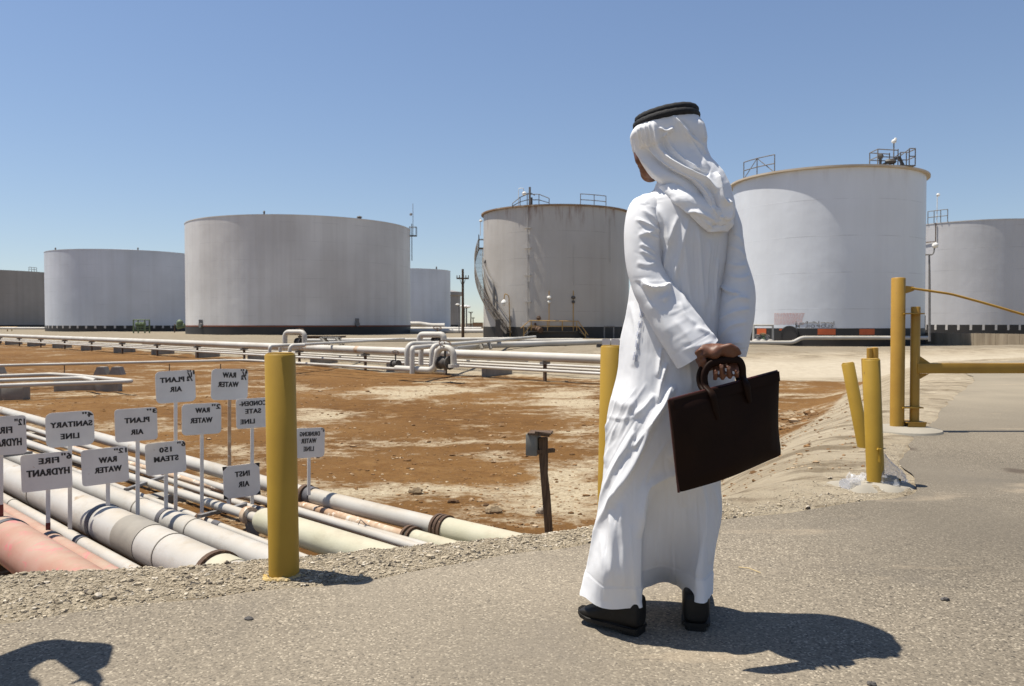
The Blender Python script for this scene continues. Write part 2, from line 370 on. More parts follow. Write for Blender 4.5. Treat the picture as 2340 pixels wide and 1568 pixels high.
def _ground():
    az = np.r_[np.linspace(-180, -48, 40)[:-1], np.linspace(-48, 44, 470), np.linspace(44, 180, 40)[1:-1]]
    rad = np.concatenate([np.geomspace(.35, 2.2, 26)[:-1], np.geomspace(2.2, 60, 330), np.geomspace(60, 3500, 110)[1:]])
    A, Rr = np.meshgrid(np.radians(az), rad); x = (Rr*np.sin(A)).ravel(); y = (Rr*np.cos(A)).ravel()
    z, pit, d, db, de = terrain(x, y)
    r = np.hypot(x, y); z = z-np.where(r > 700, (r-700)*.0, 0)
    n = len(az); M = len(rad); idx = np.arange(M*n).reshape(M, n)
    q = np.stack([idx[:-1], np.roll(idx, -1, 1)[:-1], np.roll(idx, -1, 1)[1:], idx[1:]], -1).reshape(-1, 4)
    vs = np.c_[x, y, z]; c = len(vs); vs = np.vstack([vs, [[0, 0, z[0]]]])
    fs = q.tolist()+[[i, c, (i+1) % n] for i in range(n)]
    me = bpy.data.meshes.new("ground"); me.from_pydata(vs.tolist(), [], fs); me.update()
    if me.polygons[1000].normal.z < 0: me.flip_normals()
    me.polygons.foreach_set("use_smooth", [True]*len(me.polygons))
    brown = sstep(-1.5, 1.0, -db+fbm(x*.5, y*.5, 3, 61)*1.4)*sstep(.55, .95, pit)
    # churned brown wedge at the foot of the right hand slope
    gravel = (1-sstep(.15, .7, d))*sstep(0, .1, de)*(1-sstep(.7, 1.5, x))
    gravel = np.maximum(gravel, .5*sstep(0, .05, de)*(1-sstep(.1, .5, de))*(x > 1.2)*(y < 7.0))
    pale = sstep(26, 30, y)*(1-sstep(40, 50, y))*sstep(3, 9, x)*sstep(0, 2, db)*(1-sstep(5, 7.5, db))
    uu, vv_ = proj(np.c_[x, y, z]); bias = np.full_like(x, .5); front = y > 3
    for (bu, bv, du, dv, a) in ((735, 950, 75, 14, .17), (915, 898, 125, 19, .2), (1015, 876, 60, 6, .12), (1316, 922, 75, 36, .22), (1135, 1035, 65, 18, .13), (1276, 1123, 95, 62, .2), (875, 1119, 175, 19, .24), (1115, 1190, 190, 32, .17), (706, 1010, 60, 15, .1), (955, 1010, 110, 8, .1), (300, 905, 120, 8, .1),
                                (795, 866, 140, 18, -.2), (915, 932, 150, 17, -.22), (875, 1071, 200, 26, -.22), (1115, 1090, 130, 20, -.13), (1276, 1035, 60, 18, -.15), (1235, 966, 90, 11, -.12), (250, 940, 260, 30, -.12), (250, 820, 350, 18, -.12)):
        bias = bias+np.where(front, a*np.exp(-((uu-bu)/du)**2-((vv_-bv)/dv)**2), 0)
    dark = sstep(.5, 3, db)*sstep(1, 4, d)*(1-np.clip(pale*1.3, 0, 1))*sstep(7, 9, db+8*(x < 4)); bias = np.where(brown < .3, .5-.42*dark, bias)
    col = np.c_[brown, gravel, pale, np.clip(bias, 0, 1)]; col = np.vstack([col, [[0, 0, 0, 1]]])
    at = me.attributes.new("zone", 'FLOAT_COLOR', 'POINT'); at.data.foreach_set("color", col.ravel())
    t = NT("ground_soil"); zn = t.n("ShaderNodeVertexColor", layer_name="zone"); sep = t.n("ShaderNodeSeparateColor"); t.l(zn.outputs[0], sep.inputs[0])
    Rb, Gg, Bp = sep.outputs[0], sep.outputs[1], sep.outputs[2]
    n1 = t.noise(.55, 7, .62, t.map((.75, 1.15, 1)), .5); n2 = t.noise(3.2, 7, .65); n3 = t.noise(28, 5, .65); n4 = t.noise(.16, 3, .5)
    rust = t.mix(t.ramp(n2, (.3, 0.), (.7, 1.)), (.085, .038, .0095), (.185, .092, .0255))
    rust = t.mix(t.ramp(n4, (.42, 0.), (.6, 1.)), rust, t.mix(t.ramp(n2, (.35, 0.), (.65, 1.)), (.21, .113, .038), (.135, .063, .0165)))
    salt = t.mix(t.ramp(n3, (.3, 0.), (.7, 1.)), (.31, .24, .145), (.50, .425, .30))
    mixn = t.math('ADD', n1, t.math('MULTIPLY', t.math('SUBTRACT', n2, .5), .55)); mixn = t.math('ADD', mixn, t.math('MULTIPLY', t.math('SUBTRACT', t.noise(13, 6, .7, t.map((.6, 1.2, 1))), .5), .34)); mixn = t.math('ADD', mixn, t.math('SUBTRACT', zn.outputs[1], .5))
    soil = t.mix(t.ramp(mixn, (.515, 0.), (.585, .45), (.70, 1.)), rust, salt)
    soil = t.mix(t.ramp(t.noise(70, 3, .7), (.60, 0.), (.70, .55)), soil, (.10, .055, .025))
    soil = t.mix(t.ramp(t.noise(11, 8, .75, None, .6), (.36, .55), (.52, 0.)), soil, (.085, .043, .016))
    sand = t.mix(t.ramp(t.noise(.8, 7, .65), (.38, 0.), (.66, 1.)), (.30, .245, .165), (.42, .355, .255))
    sand = t.mix(t.ramp(n3, (.35, .0), (.7, .4)), sand, (.25, .205, .15))
    sand = t.mix(t.math('MULTIPLY', t.math('SUBTRACT', .5, zn.outputs[1]), 2.0), sand, t.mix(n2, (.17, .142, .10), (.25, .212, .155)))
    mp = t.n("ShaderNodeMapping"); t.l(t.tc, mp.inputs[0]); mp.inputs["Rotation"].default_value = (0, 0, R(-58)); mp.inputs["Scale"].default_value = (.45, 2.6, 1)
    stk = t.noise(1.5, 9, .72, mp.outputs[0], .7); sand = t.mix(t.ramp(stk, (.50, 0.), (.59, .9)), sand, t.mix(n3, (.11, .08, .048), (.22, .175, .115)))
    cr = t.noise(3.2, 9, .78, t.map((.8, 1.3, 1)), .5)
    sand = t.mix(t.ramp(cr, (.36, .85), (.44, 0.)), sand, (.20, .155, .105))
    sv = t.n("ShaderNodeSeparateColor"); vv = t.n("ShaderNodeTexVoronoi"); t.l(t.tc, vv.inputs["Vector"]); vv.inputs["Scale"].default_value = 75
    t.l(vv.outputs["Color"], sv.inputs[0])
    grav = t.mix(sv.outputs[0], (.215, .175, .12), (.45, .38, .275)); grav = t.mix(t.math('GREATER_THAN', sv.outputs[1], .93), grav, (.08, .07, .06))
    pal = t.mix(t.ramp(n2, (.3, 0.), (.7, 1.)), (.44, .38, .285), (.36, .305, .225))
    gm = t.ramp(t.math('ADD', Gg, t.math('MULTIPLY', t.math('SUBTRACT', n2, .5), .5)), (.35, 0.), (.6, 1.))
    bm_ = t.ramp(t.math('ADD', Rb, t.math('MULTIPLY', t.math('SUBTRACT', n2, .5), .7)), (.38, 0.), (.60, 1.))
    c = t.mix(bm_, sand, soil); c = t.mix(Bp, c, pal); c = t.mix(gm, c, grav)
    b = t.bump(t.noise(7, 9, .75), .75, .07)
    b = t.bump(t.noise(60, 4, .7), .5, .012, b)
    b2 = t.n("ShaderNodeBump"); t.l(t.math('MULTIPLY', gm, t.math('SUBTRACT', 1.0, vv.outputs["Distance"])), b2.inputs["Height"])
    b2.inputs["Strength"].default_value = .8; b2.inputs["Distance"].default_value = .012; t.l(b, b2.inputs["Normal"])
    me.materials.append(t.done(c, .95, b2.outputs[0], spec=.15))
    o = link(bpy.data.objects.new("ground", me)); tag(o, kind="structure")
_ground()

def _road():
    t = NT("asphalt")
    vv = t.n("ShaderNodeTexVoronoi"); t.l(t.map((1, 1, .2)), vv.inputs["Vector"]); vv.inputs["Scale"].default_value = 150
    sv = t.n("ShaderNodeSeparateColor"); t.l(vv.outputs["Color"], sv.inputs[0])
    agg = t.mix(sv.outputs[0], (.13, .109, .081), (.285, .24, .178))
    agg = t.mix(t.math('GREATER_THAN', sv.outputs[1], .965), agg, (.07, .06, .048)); agg = t.mix(t.math('GREATER_THAN', sv.outputs[2], .93), agg, (.42, .36, .27))
    big = t.ramp(t.noise(.55, 6, .6, None, .4), (.38, 0.), (.66, 1.))
    fine = t.mix(t.ramp(t.noise(240, 3, .6), (.3, 0.), (.7, 1.)), (.175, .148, .112), (.22, .188, .143))
    c = t.mix(t.math('MULTIPLY_ADD', big, .35) if False else t.math('MULTIPLY', big, .8), agg, fine)
    c = t.mix(t.ramp(t.noise(1.4, 6, .65, t.map((1, 1, 1), loc=(5, 2, 0))), (.56, 0.), (.74, .45)), c, (.15, .13, .105))
    c = t.mix(1.0, c, t.ramp(t.noise(.42, 5, .55, t.map((1, 1.4, 1), loc=(2, 9, 0)), .5), (.3, .80), (.7, 1.10)), 'MULTIPLY')
    sp = t.n("ShaderNodeSeparateXYZ"); t.l(t.tc, sp.inputs[0])
    far = t.ramp(t.math('DIVIDE', sp.outputs[1], 20.0), (.32, 0.), (.58, .88))   # windblown sand over the far paving
    c = t.mix(far, c, t.mix(t.ramp(t.noise(.5, 6, .6), (.35, 0.), (.65, 1.)), (.36, .305, .22), (.28, .238, .172)))
    right_tone = t.math('SUBTRACT', t.math('MULTIPLY', sp.outputs[0], .5), t.math('MULTIPLY', sp.outputs[1], .15)); right_tone = t.math('ADD', right_tone, t.math('MULTIPLY', t.math('SUBTRACT', t.noise(.7, 5), .5), .5))
    c = t.mix(1.0, c, t.ramp(right_tone, (.0, 1.), (.5, .74)), 'MULTIPLY')  # paving colour darkens toward the right and near side, broken by noise
    for (su, sv_, sr) in ((2068, 1027, .22), (2328, 1078, .2), (2335, 1400, .0), (1560, 1245, .0)):
        if sr <= 0: continue
        q = G(su, sv_, 0); vd = t.n("ShaderNodeVectorMath", operation='DISTANCE'); t.l(t.tc, vd.inputs[0]); vd.inputs[1].default_value = (q.x, q.y, 0)
        k_ = t.math('ADD', t.math('DIVIDE', vd.outputs["Value"], sr), t.math('MULTIPLY', t.noise(7, 6, .7), 1.3)); c = t.mix(t.ramp(k_, (.0, .85), (1.0, .85), (1.35, 0.)) if False else t.ramp(t.math('MULTIPLY', k_, .5), (.45, .8), (.62, 0.)), c, (.07, .052, .038))
    sandp = t.ramp(t.noise(1.1, 6, .6, t.map((.5, 1.5, 1), loc=(1.3, 4.1, 0))), (.60, 0.), (.70, .7))
    c = t.mix(sandp, c, (.35, .28, .195))
    stain = t.ramp(t.noise(.9, 4, .55, t.map((.6, 1.4, 1), loc=(7.7, 1.9, 0))), (.66, 0.), (.73, .7))
    c = t.mix(stain, c, (.10, .08, .062))
    b = t.bump(t.noise(1.2, 4, .5), .12, .05)
    b2 = t.n("ShaderNodeBump"); t.l(vv.outputs["Distance"], b2.inputs["Height"]); b2.invert = True
    b2.inputs["Strength"].default_value = .22; b2.inputs["Distance"].default_value = .004; t.l(b, b2.inputs["Normal"])
    m = t.done(c, .9, b2.outputs[0], spec=.2)
    e = cat(EDGE, 1100); nx = np.gradient(e[:, 0]); ny = np.gradient(e[:, 1]); L = np.hypot(nx, ny); nx, ny = nx/L, ny/L
    s = np.r_[0, np.cumsum(np.hypot(np.diff(e[:, 0]), np.diff(e[:, 1])))]
    j = fbm(s*2.3, s*0, 4, 3)*.055; e = np.c_[e[:, 0]-ny*j, e[:, 1]+nx*j]
    cols = [0, .05, .2, .6, 1.4, 3, 6, 12, 25, 60]; rows = []
    for (ex, ey) in e:
        tx, ty = (1.0, -.18); row = []
        for q in cols:
            x, y = ex+tx*q, ey+ty*q
            row.append((x, y, float(base_z(x, np.float64(y)))+.004))
        rows.append(row)
    mb = MB(); mb.grid(rows)
    o = mb.build("road", m); tag(o, kind="structure")
    if o.data.polygons[50].normal.z < 0: o.data.flip_normals()
_road()

def _gravel():
    mb = MB(); dk = MB()
    base = []
    bm = bmesh.new(); bmesh.ops.create_icosphere(bm, subdivisions=1, radius=1)
    bv = np.array([q.co[:] for q in bm.verts]); bf = [[q.index for q in f.verts] for f in bm.faces]; bm.free()
    n = 19000
    t = RNG.random(n); xs = -3.6+t*4.9; e = np.array(EDGE); ye = np.interp(xs, e[:, 0], e[:, 1])
    yc = np.interp(xs, [p[0] for p in CREST], [p[1] for p in CREST]); ys = ye+(yc+.35-ye)*(RNG.random(n)**1.1)+.0
    xs2 = RNG.normal(1.9, .55, 900); ys2 = np.interp(xs2, e[:, 0], e[:, 1])+np.abs(RNG.normal(0, .28, 900)); xs = np.r_[xs, xs2]; ys = np.r_[ys, ys2]
    z, pit, d, db, de = terrain(xs, ys); keep = de > .0; xs, ys, z = xs[keep], ys[keep], z[keep]
    V = []; Fc = []
    for i in range(len(xs)):
        r = RNG.lognormal(-5.72, .42)
        if RNG.random() < .02: r *= 2.4
        r = min(r, .019)
        th = RNG.random()*6.28; c, s_ = math.cos(th), math.sin(th)
        sc = np.array([1+RNG.random()*.6, .8+RNG.random()*.4, .5+RNG.random()*.4])*r
        q = bv*sc*(1+RNG.normal(0, .13, (len(bv), 1)))
        q = np.c_[q[:, 0]*c-q[:, 1]*s_, q[:, 0]*s_+q[:, 1]*c, q[:, 2]]+np.array([xs[i], ys[i], z[i]+r*.25])
        b = len(V); V += q.tolist(); Fc += [[k+b for k in f] for f in bf]
    mb.v, mb.f = [tuple(p) for p in V], [tuple(f) for f in Fc]
    t = NT("gravel_stone")
    wn = t.n("ShaderNodeTexVoronoi"); t.l(t.tc, wn.inputs["Vector"]); wn.inputs["Scale"].default_value = 45
    sv = t.n("ShaderNodeSeparateColor"); t.l(wn.outputs["Color"], sv.inputs[0])
    c = t.mix(sv.outputs[0], (.215, .175, .12), (.46, .39, .285)); c = t.mix(t.math('GREATER_THAN', sv.outputs[1], .91), c, (.09, .075, .06)); c = t.mix(t.math('GREATER_THAN', sv.outputs[2], .90), c, (.50, .44, .35))
    m = t.done(c, .9, None, spec=.2)
    o = mb.build("gravel", m, smooth=False); tag(o, kind="stuff")
_gravel()

# clods and stones lying about the pit floor, scattered thick and small: one mass
def _clods():
    bm = bmesh.new(); bmesh.ops.create_icosphere(bm, subdivisions=1, radius=1)
    bv = np.array([q.co[:] for q in bm.verts]); bf = [[q.index for q in f.verts] for f in bm.faces]; bm.free()
    n = 5200; u = np.r_[RNG.uniform(-50, 1420, n-1000), RNG.uniform(1600, 2010, 1000)]; v = np.r_[RNG.uniform(862, 1235, n-1000), np.r_[RNG.uniform(866, 1190, 600), RNG.uniform(868, 925, 400)]]
    V = []; Fc = []
    for a, b_ in zip(u, v):
        p = G(a, b_, FLOOR if a < 1500 else -.35); x, y = p.x, p.y
        zz, pit, d, db, de = terrain(np.array([x]), np.array([y]))
        if (pit[0] < .9 and a < 1500) or de[0] < .05: continue
        r = min(RNG.lognormal(-4.45, .55), .05)*(.7+.02*y)*(.7 if a > 1500 else 1)*(3.2 if a > 1700 and b_ < 926 and pit[0] > .85 else 1)
        q = bv*np.array([1.3, 1, .6])*r*(1+RNG.normal(0, .2, (len(bv), 1))); k = len(V)
        V += (q+np.array([x, y, zz[0]+r*.15])).tolist(); Fc += [[i+k for i in f] for f in bf]
    mb = MB(); mb.v = [tuple(p) for p in V]; mb.f = [tuple(f) for f in Fc]
    t = NT("clod_soil"); wn = t.n("ShaderNodeTexVoronoi"); t.l(t.tc, wn.inputs["Vector"]); wn.inputs["Scale"].default_value = 7
    sv = t.n("ShaderNodeSeparateColor"); t.l(wn.outputs["Color"], sv.inputs[0])
    o = mb.build("rubble", t.done(t.ramp(sv.outputs[0], (0, (.10, .055, .025)), (.6, (.24, .135, .06)), (1, (.42, .33, .22))), .95, spec=.1), smooth=False)
    tag(o, kind="stuff")
_clods()
def rock(u, v, w, h, label, zoff=0, c=(.34, .25, .15)):
    p = G(u, v, FLOOR); z = tz(p.x, p.y); p = G(u, v, z); s = p.y/F
    mb = MB(); W_, H_ = w*s, h*s
    mb.ball(p+Vector((0, 0, H_*.3)), 1, 12, (W_/2, W_*.4, H_*.62), .16)
    for k in range(3):
        mb.ball(p+Vector((random.uniform(-.4, .4)*W_, random.uniform(-.2, .2)*W_, H_*.2)), 1, 8, (W_*.25, W_*.2, H_*.4), .2)
    t = NT("rock_surface"); col = t.mix(t.noise(14, 6), c, tuple(x*.5 for x in c))
    o = mb.build("rock", t.done(col, .95, t.bump(t.noise(30, 6), .6, .02)), ang=25); tag(o, label, "rock", "loose rocks on the pit floor")
rock(1128, 1172, 38, 20, "flat pale brown rock lying right of the coupled drinking water pipe")
rock(1237, 1174, 26, 16, "small pale stone beside the foot of the timber post", c=(.42, .35, .26))
rock(1036, 1149, 24, 10, "small dark clod in the middle of the pale patch of ground", c=(.13, .07, .03))
rock(1112, 1156, 14, 6, "tiny dark clod just above the flat pale brown rock", c=(.13, .07, .03))
rock(950, 1128, 34, 16, "broken crust of grey soil on the pale mound behind the pipes", c=(.30, .22, .13))
# ---------------------------------------------------------------- storage tanks
def tank_geo(uL, uR, vf, zb):
    """circle whose outline spans uL..uR and whose near foot is seen at height vf on the plane zb"""
    aL = math.atan((uL-1170)/F); aR = math.atan((uR-1170)/F); ac = (aL+aR)/2; k = math.sin((aR-aL)/2)
    depth = (CZ-zb)*F/(vf-739); near = depth/math.cos(ac); D = near/(1-k)
    return Vector((D*math.sin(ac), D*math.cos(ac), zb)), D*k, near, ac
class Tank: pass
def make_tank(uL, uR, vf, vt, zb, mat_, label, band=None, band_h=1.5, rim=.18, rim_h=.14, roof_rise=.35, rim_mat=None, dashes=None, top_line=None):
    T = Tank(); c, r, near, ac = tank_geo(uL, uR, vf, zb); T.c, T.r, T.ac = c, r, ac
    depth = near*math.cos(ac); H = CZ+(739-vt)/F*depth-zb; T.H = H
    T.o = thing("storage_tank", c, label, "storage tank", "storage tanks on the far side of the pit")
    n = 160; z0 = zb+(band_h if band else 0)
    mb = MB(); prof = [(r, z0-zb)]+[(r, (z0-zb)+(H-(z0-zb))*k/10) for k in range(1, 11)]
    mb.lathe(c, prof, n); T.shell = mb.build("shell", mat_, T.o)
    mb = MB(); mb.lathe(c, [(r-.01, H-.02), (r*.6, H+roof_rise*.45), (r*.25, H+roof_rise*.8), (.02, H+roof_rise)], 96); mb.build("roof", mat_, T.o)
    if rim > 0:
        mb = MB(); mb.lathe(c, [(r+.005, H-rim_h), (r+rim, H-rim_h*.8), (r+rim, H), (r-.05, H+.012)], n); mb.build("rim", rim_mat or mat_, T.o, ang=30)
    if band:
        mb = MB(); mb.lathe(c, [(r+.03, -.3), (r+.03, band_h-.02), (r-.002, band_h)], n); mb.build("base_band", band, T.o)
    if dashes:
        dm, dh, nd, frac = dashes; mb = MB()
        for k in range(nd):
            a0 = 2*math.pi*k/nd; mb.lathe(c, [(r+.035, band_h-dh), (r+.045, band_h-dh), (r+.045, band_h), (r+.035, band_h)], 2, a0, a0+2*math.pi/nd*frac)
        mb.build("foundation_gap", dm, T.o, smooth=False)["kind"] = "stuff"
    if top_line:
        mb = MB(); mb.lathe(c, [(r+.032, band_h-.02), (r+.05, band_h-.01), (r+.05, band_h+top_line[1]), (r+.004, band_h+top_line[1]+.01)], n); mb.build("rust_stripe", top_line[0], T.o)
    return T
def on_tank(T, u, out=0.0):                   # angle on the near side of the shell seen at column u
    # intersect the vertical plane through the camera at column u with the circle
    d = Vector((ray(u, 739).x, ray(u, 739).y, 0)).normalized(); c = Vector((T.c.x, T.c.y, 0)); rr = T.r+out
    b = d.dot(c); q = b*b-(c.length_squared-rr*rr); t = b-math.sqrt(max(q, 0)); p = d*t
    return math.atan2(p.y-c.y, p.x-c.x), p
def zat(v, y): return P(1170, v, y).z
def cylp(T, a, z, out=0.0): return Vector((T.c.x+(T.r+out)*math.cos(a), T.c.y+(T.r+out)*math.sin(a), z))
def railing(T, a0, a1, z0, h, out, name, m, npost=4, th=.035, diag=False, rr=None):
    mb = MB(); pts = [cylp(T, a0+(a1-a0)*k/(npost*3), z0, out) for k in range(npost*3+1)]
    for hh in (h, h*.5): mb.tube([p+Vector((0, 0, hh)) for p in pts], th, 6)
    for k in range(npost+1):
        p = pts[k*3]; mb.tube([p, p+Vector((0, 0, h))], th, 6)
    if diag:
        for k in range(npost): mb.tube([pts[k*3]+Vector((0, 0, 0 if k % 2 == 0 else h)), pts[k*3+3]+Vector((0, 0, h if k % 2 == 0 else 0))], th*.8, 6)
    return mb.build(name, m, T.o)
TW = tank_mat("tank_white_paint", (0.654, 0.630, 0.600), (0.528, 0.504, 0.480), .55, 0, 2.4, 1)
TW2 = tank_mat("tank_dull_white_paint", (0.456, 0.426, 0.390), (0.378, 0.348, 0.312), .5, .9, 2.6, 4)
TW3 = tank_mat("tank_blue_white_paint", (0.588, 0.612, 0.654), (0.492, 0.516, 0.552), .35, 0, 2.4, 7)
TW4 = tank_mat("tank_bright_white_paint", (0.636, 0.654, 0.684), (0.558, 0.574, 0.600), .22, .25, 2.45, 2, .38)
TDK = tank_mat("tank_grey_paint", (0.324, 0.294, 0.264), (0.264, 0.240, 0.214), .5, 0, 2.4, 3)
RIMR = paint("rusty_rim", (.30, .21, .14), (.20, .12, .07), .8, .8, (.42, .36, .30), .58)
RIMW = paint("pale_rim", (.52, .45, .36), (.44, .36, .27), .7, .8, (.30, .2, .13), .68)

T0 = make_tank(-260, 150, 751.5, 615.5, -.40, TDK, "shadowed grey tank at the far left edge of the row", M_BLACK, 1.0, .05, .1, .3)
T1 = make_tank(103, 466, 757.5, 571, -.40, TW3, "low blue-white tank with a dashed black foot, second in the row from the left edge", M_BLACK, 1.05, .04, .1, 1.1,
               dashes=(paint("pale_foundation_gap", (.50, .46, .42)), .5, 54, .22))
T2 = make_tank(424, 938, 765, 492, -.40, TW, "widest white tank with a black foot under a rust red stripe", M_BLACK, 1.02, .05, .12, .3, top_line=(paint("rust_red_stripe", (.22, .075, .04), (.16, .06, .035), .8, 1), .16))
T5 = make_tank(836, 1029.5, 752, 613.5, -.40, TW3, "pale distant tank peeping out right of the widest tank", None, 0, .05, .1, .3)
T6 = make_tank(1008, 1052.5, 750, 667, -.40, TDK, "small dark far tank with a collar beside the utility pole", M_BLACK, 1.0, .5, 1.3, .6, rim_mat=TDK)
T3 = make_tank(1105, 1437, 773.5, 468, -.40, TW2, "dull white tank with rust stained rim and a spiral stair, left of the man", M_BLACK, 1.12, .24, .16, .5, rim_mat=RIMR)
T4 = make_tank(1672, 2113, 790.5, 382, -.45, TW4, "tall bright white tank with orange marks on its black foot, right of the man", M_BLACK, 1.18, .26, .15, .45, rim_mat=RIMW)
T7 = make_tank(2046, 2420, 765, 503.5, -.25, TDK if False else tank_mat("tank_grey_white_paint", (0.504, 0.498, 0.504), (0.438, 0.432, 0.432), .35, .1, 2.5, 9), "grey-white tank behind the concrete wall at the right edge", M_BLACK, 1.15, .05, .12, .3,  # greyer white coat than the bright tank
               dashes=(paint("pale_foundation_gap_b", (.55, .52, .48)), .62, 44, .2))

# --- widest tank: roof vents and ladder with a mast at its right edge
def vent(T, u, v0, v1, w):
    a, p = on_tank(T, u); z0 = T.c.z+T.H; s = p.y/F; mb = MB(); q = cylp(T, a, z0, -.4)
    mb.tube([q, q+Vector((0, 0, (v1-v0)*s))], w*s/2, 8); mb.lathe(q+Vector((0, 0, (v1-v0)*s)), [(w*s*.75, 0), (w*s*.4, .12), (.01, .2)], 8)
    mb.build("vent", M_DKST, T.o)
vent(T2, 603, 487, 493, 4); vent(T2, 826, 499, 503, 10); vent(T1, 124, 577, 581, 3); vent(T1, 318, 571, 575, 3); vent(T5, 1000, 610, 615, 3)
def t2_ladder():
    a = on_tank(T2, 937.5)[0]-.02; mb = MB(); zt = T2.c.z+T2.H
    for k in (-1, 1):
        mb.tube([cylp(T2, a+k*.012+.02, zt-4.6, .28), cylp(T2, a+k*.012+.02, zt+.9, .28)], .05, 6)
    for k in range(14): mb.tube([cylp(T2, a-.012+.02, zt-4.5+k*.36, .28), cylp(T2, a+.012+.02, zt-4.5+k*.36, .28)], .035, 5)
    mb.build("ladder", M_DKST, T2.o)
    mb = MB(); q = cylp(T2, a+.02, zt-.9, .45); mb.box(q, (1.0, 1.2, .1))
    for dx in (-.5, .5):
        for dy in (-.55, .55): mb.tube([q+Vector((dx, dy, 0)), q+Vector((dx, dy, 1.3))], .04, 5)
        mb.tube([q+Vector((dx, -.55, 1.3)), q+Vector((dx, .55, 1.3))], .04, 5); mb.tube([q+Vector((-.5, dx*1.1, 1.3)), q+Vector((.5, dx*1.1, 1.3))], .04, 5)
    mb.build("platform", M_DKST, T2.o)
    mb = MB(); mb.tube([q, q+Vector((0, 0, 4.8))], .04, 6); mb.ball(q+Vector((-.3, 0, 3.2)), .22, 8); mb.build("mast", M_STEEL, T2.o)
t2_ladder()
for u, v in ((815, 738), (461, 741)):
    a, p = on_tank(T2, u); mb = MB(); z = zat(v, p.y)
    mb.tube([cylp(T2, a, z-.15, .02), cylp(T2, a, z-.15, .3)], .33, 10); mb.box(cylp(T2, a, z+.35, .12), (.5, .2, .5)); mb.build("manhole", M_STEEL, T2.o)
railing(T0, on_tank(T0, 70)[0], on_tank(T0, 88)[0], T0.c.z+T0.H, 1.2, -.4, "railing", M_RAIL, 3, .06)

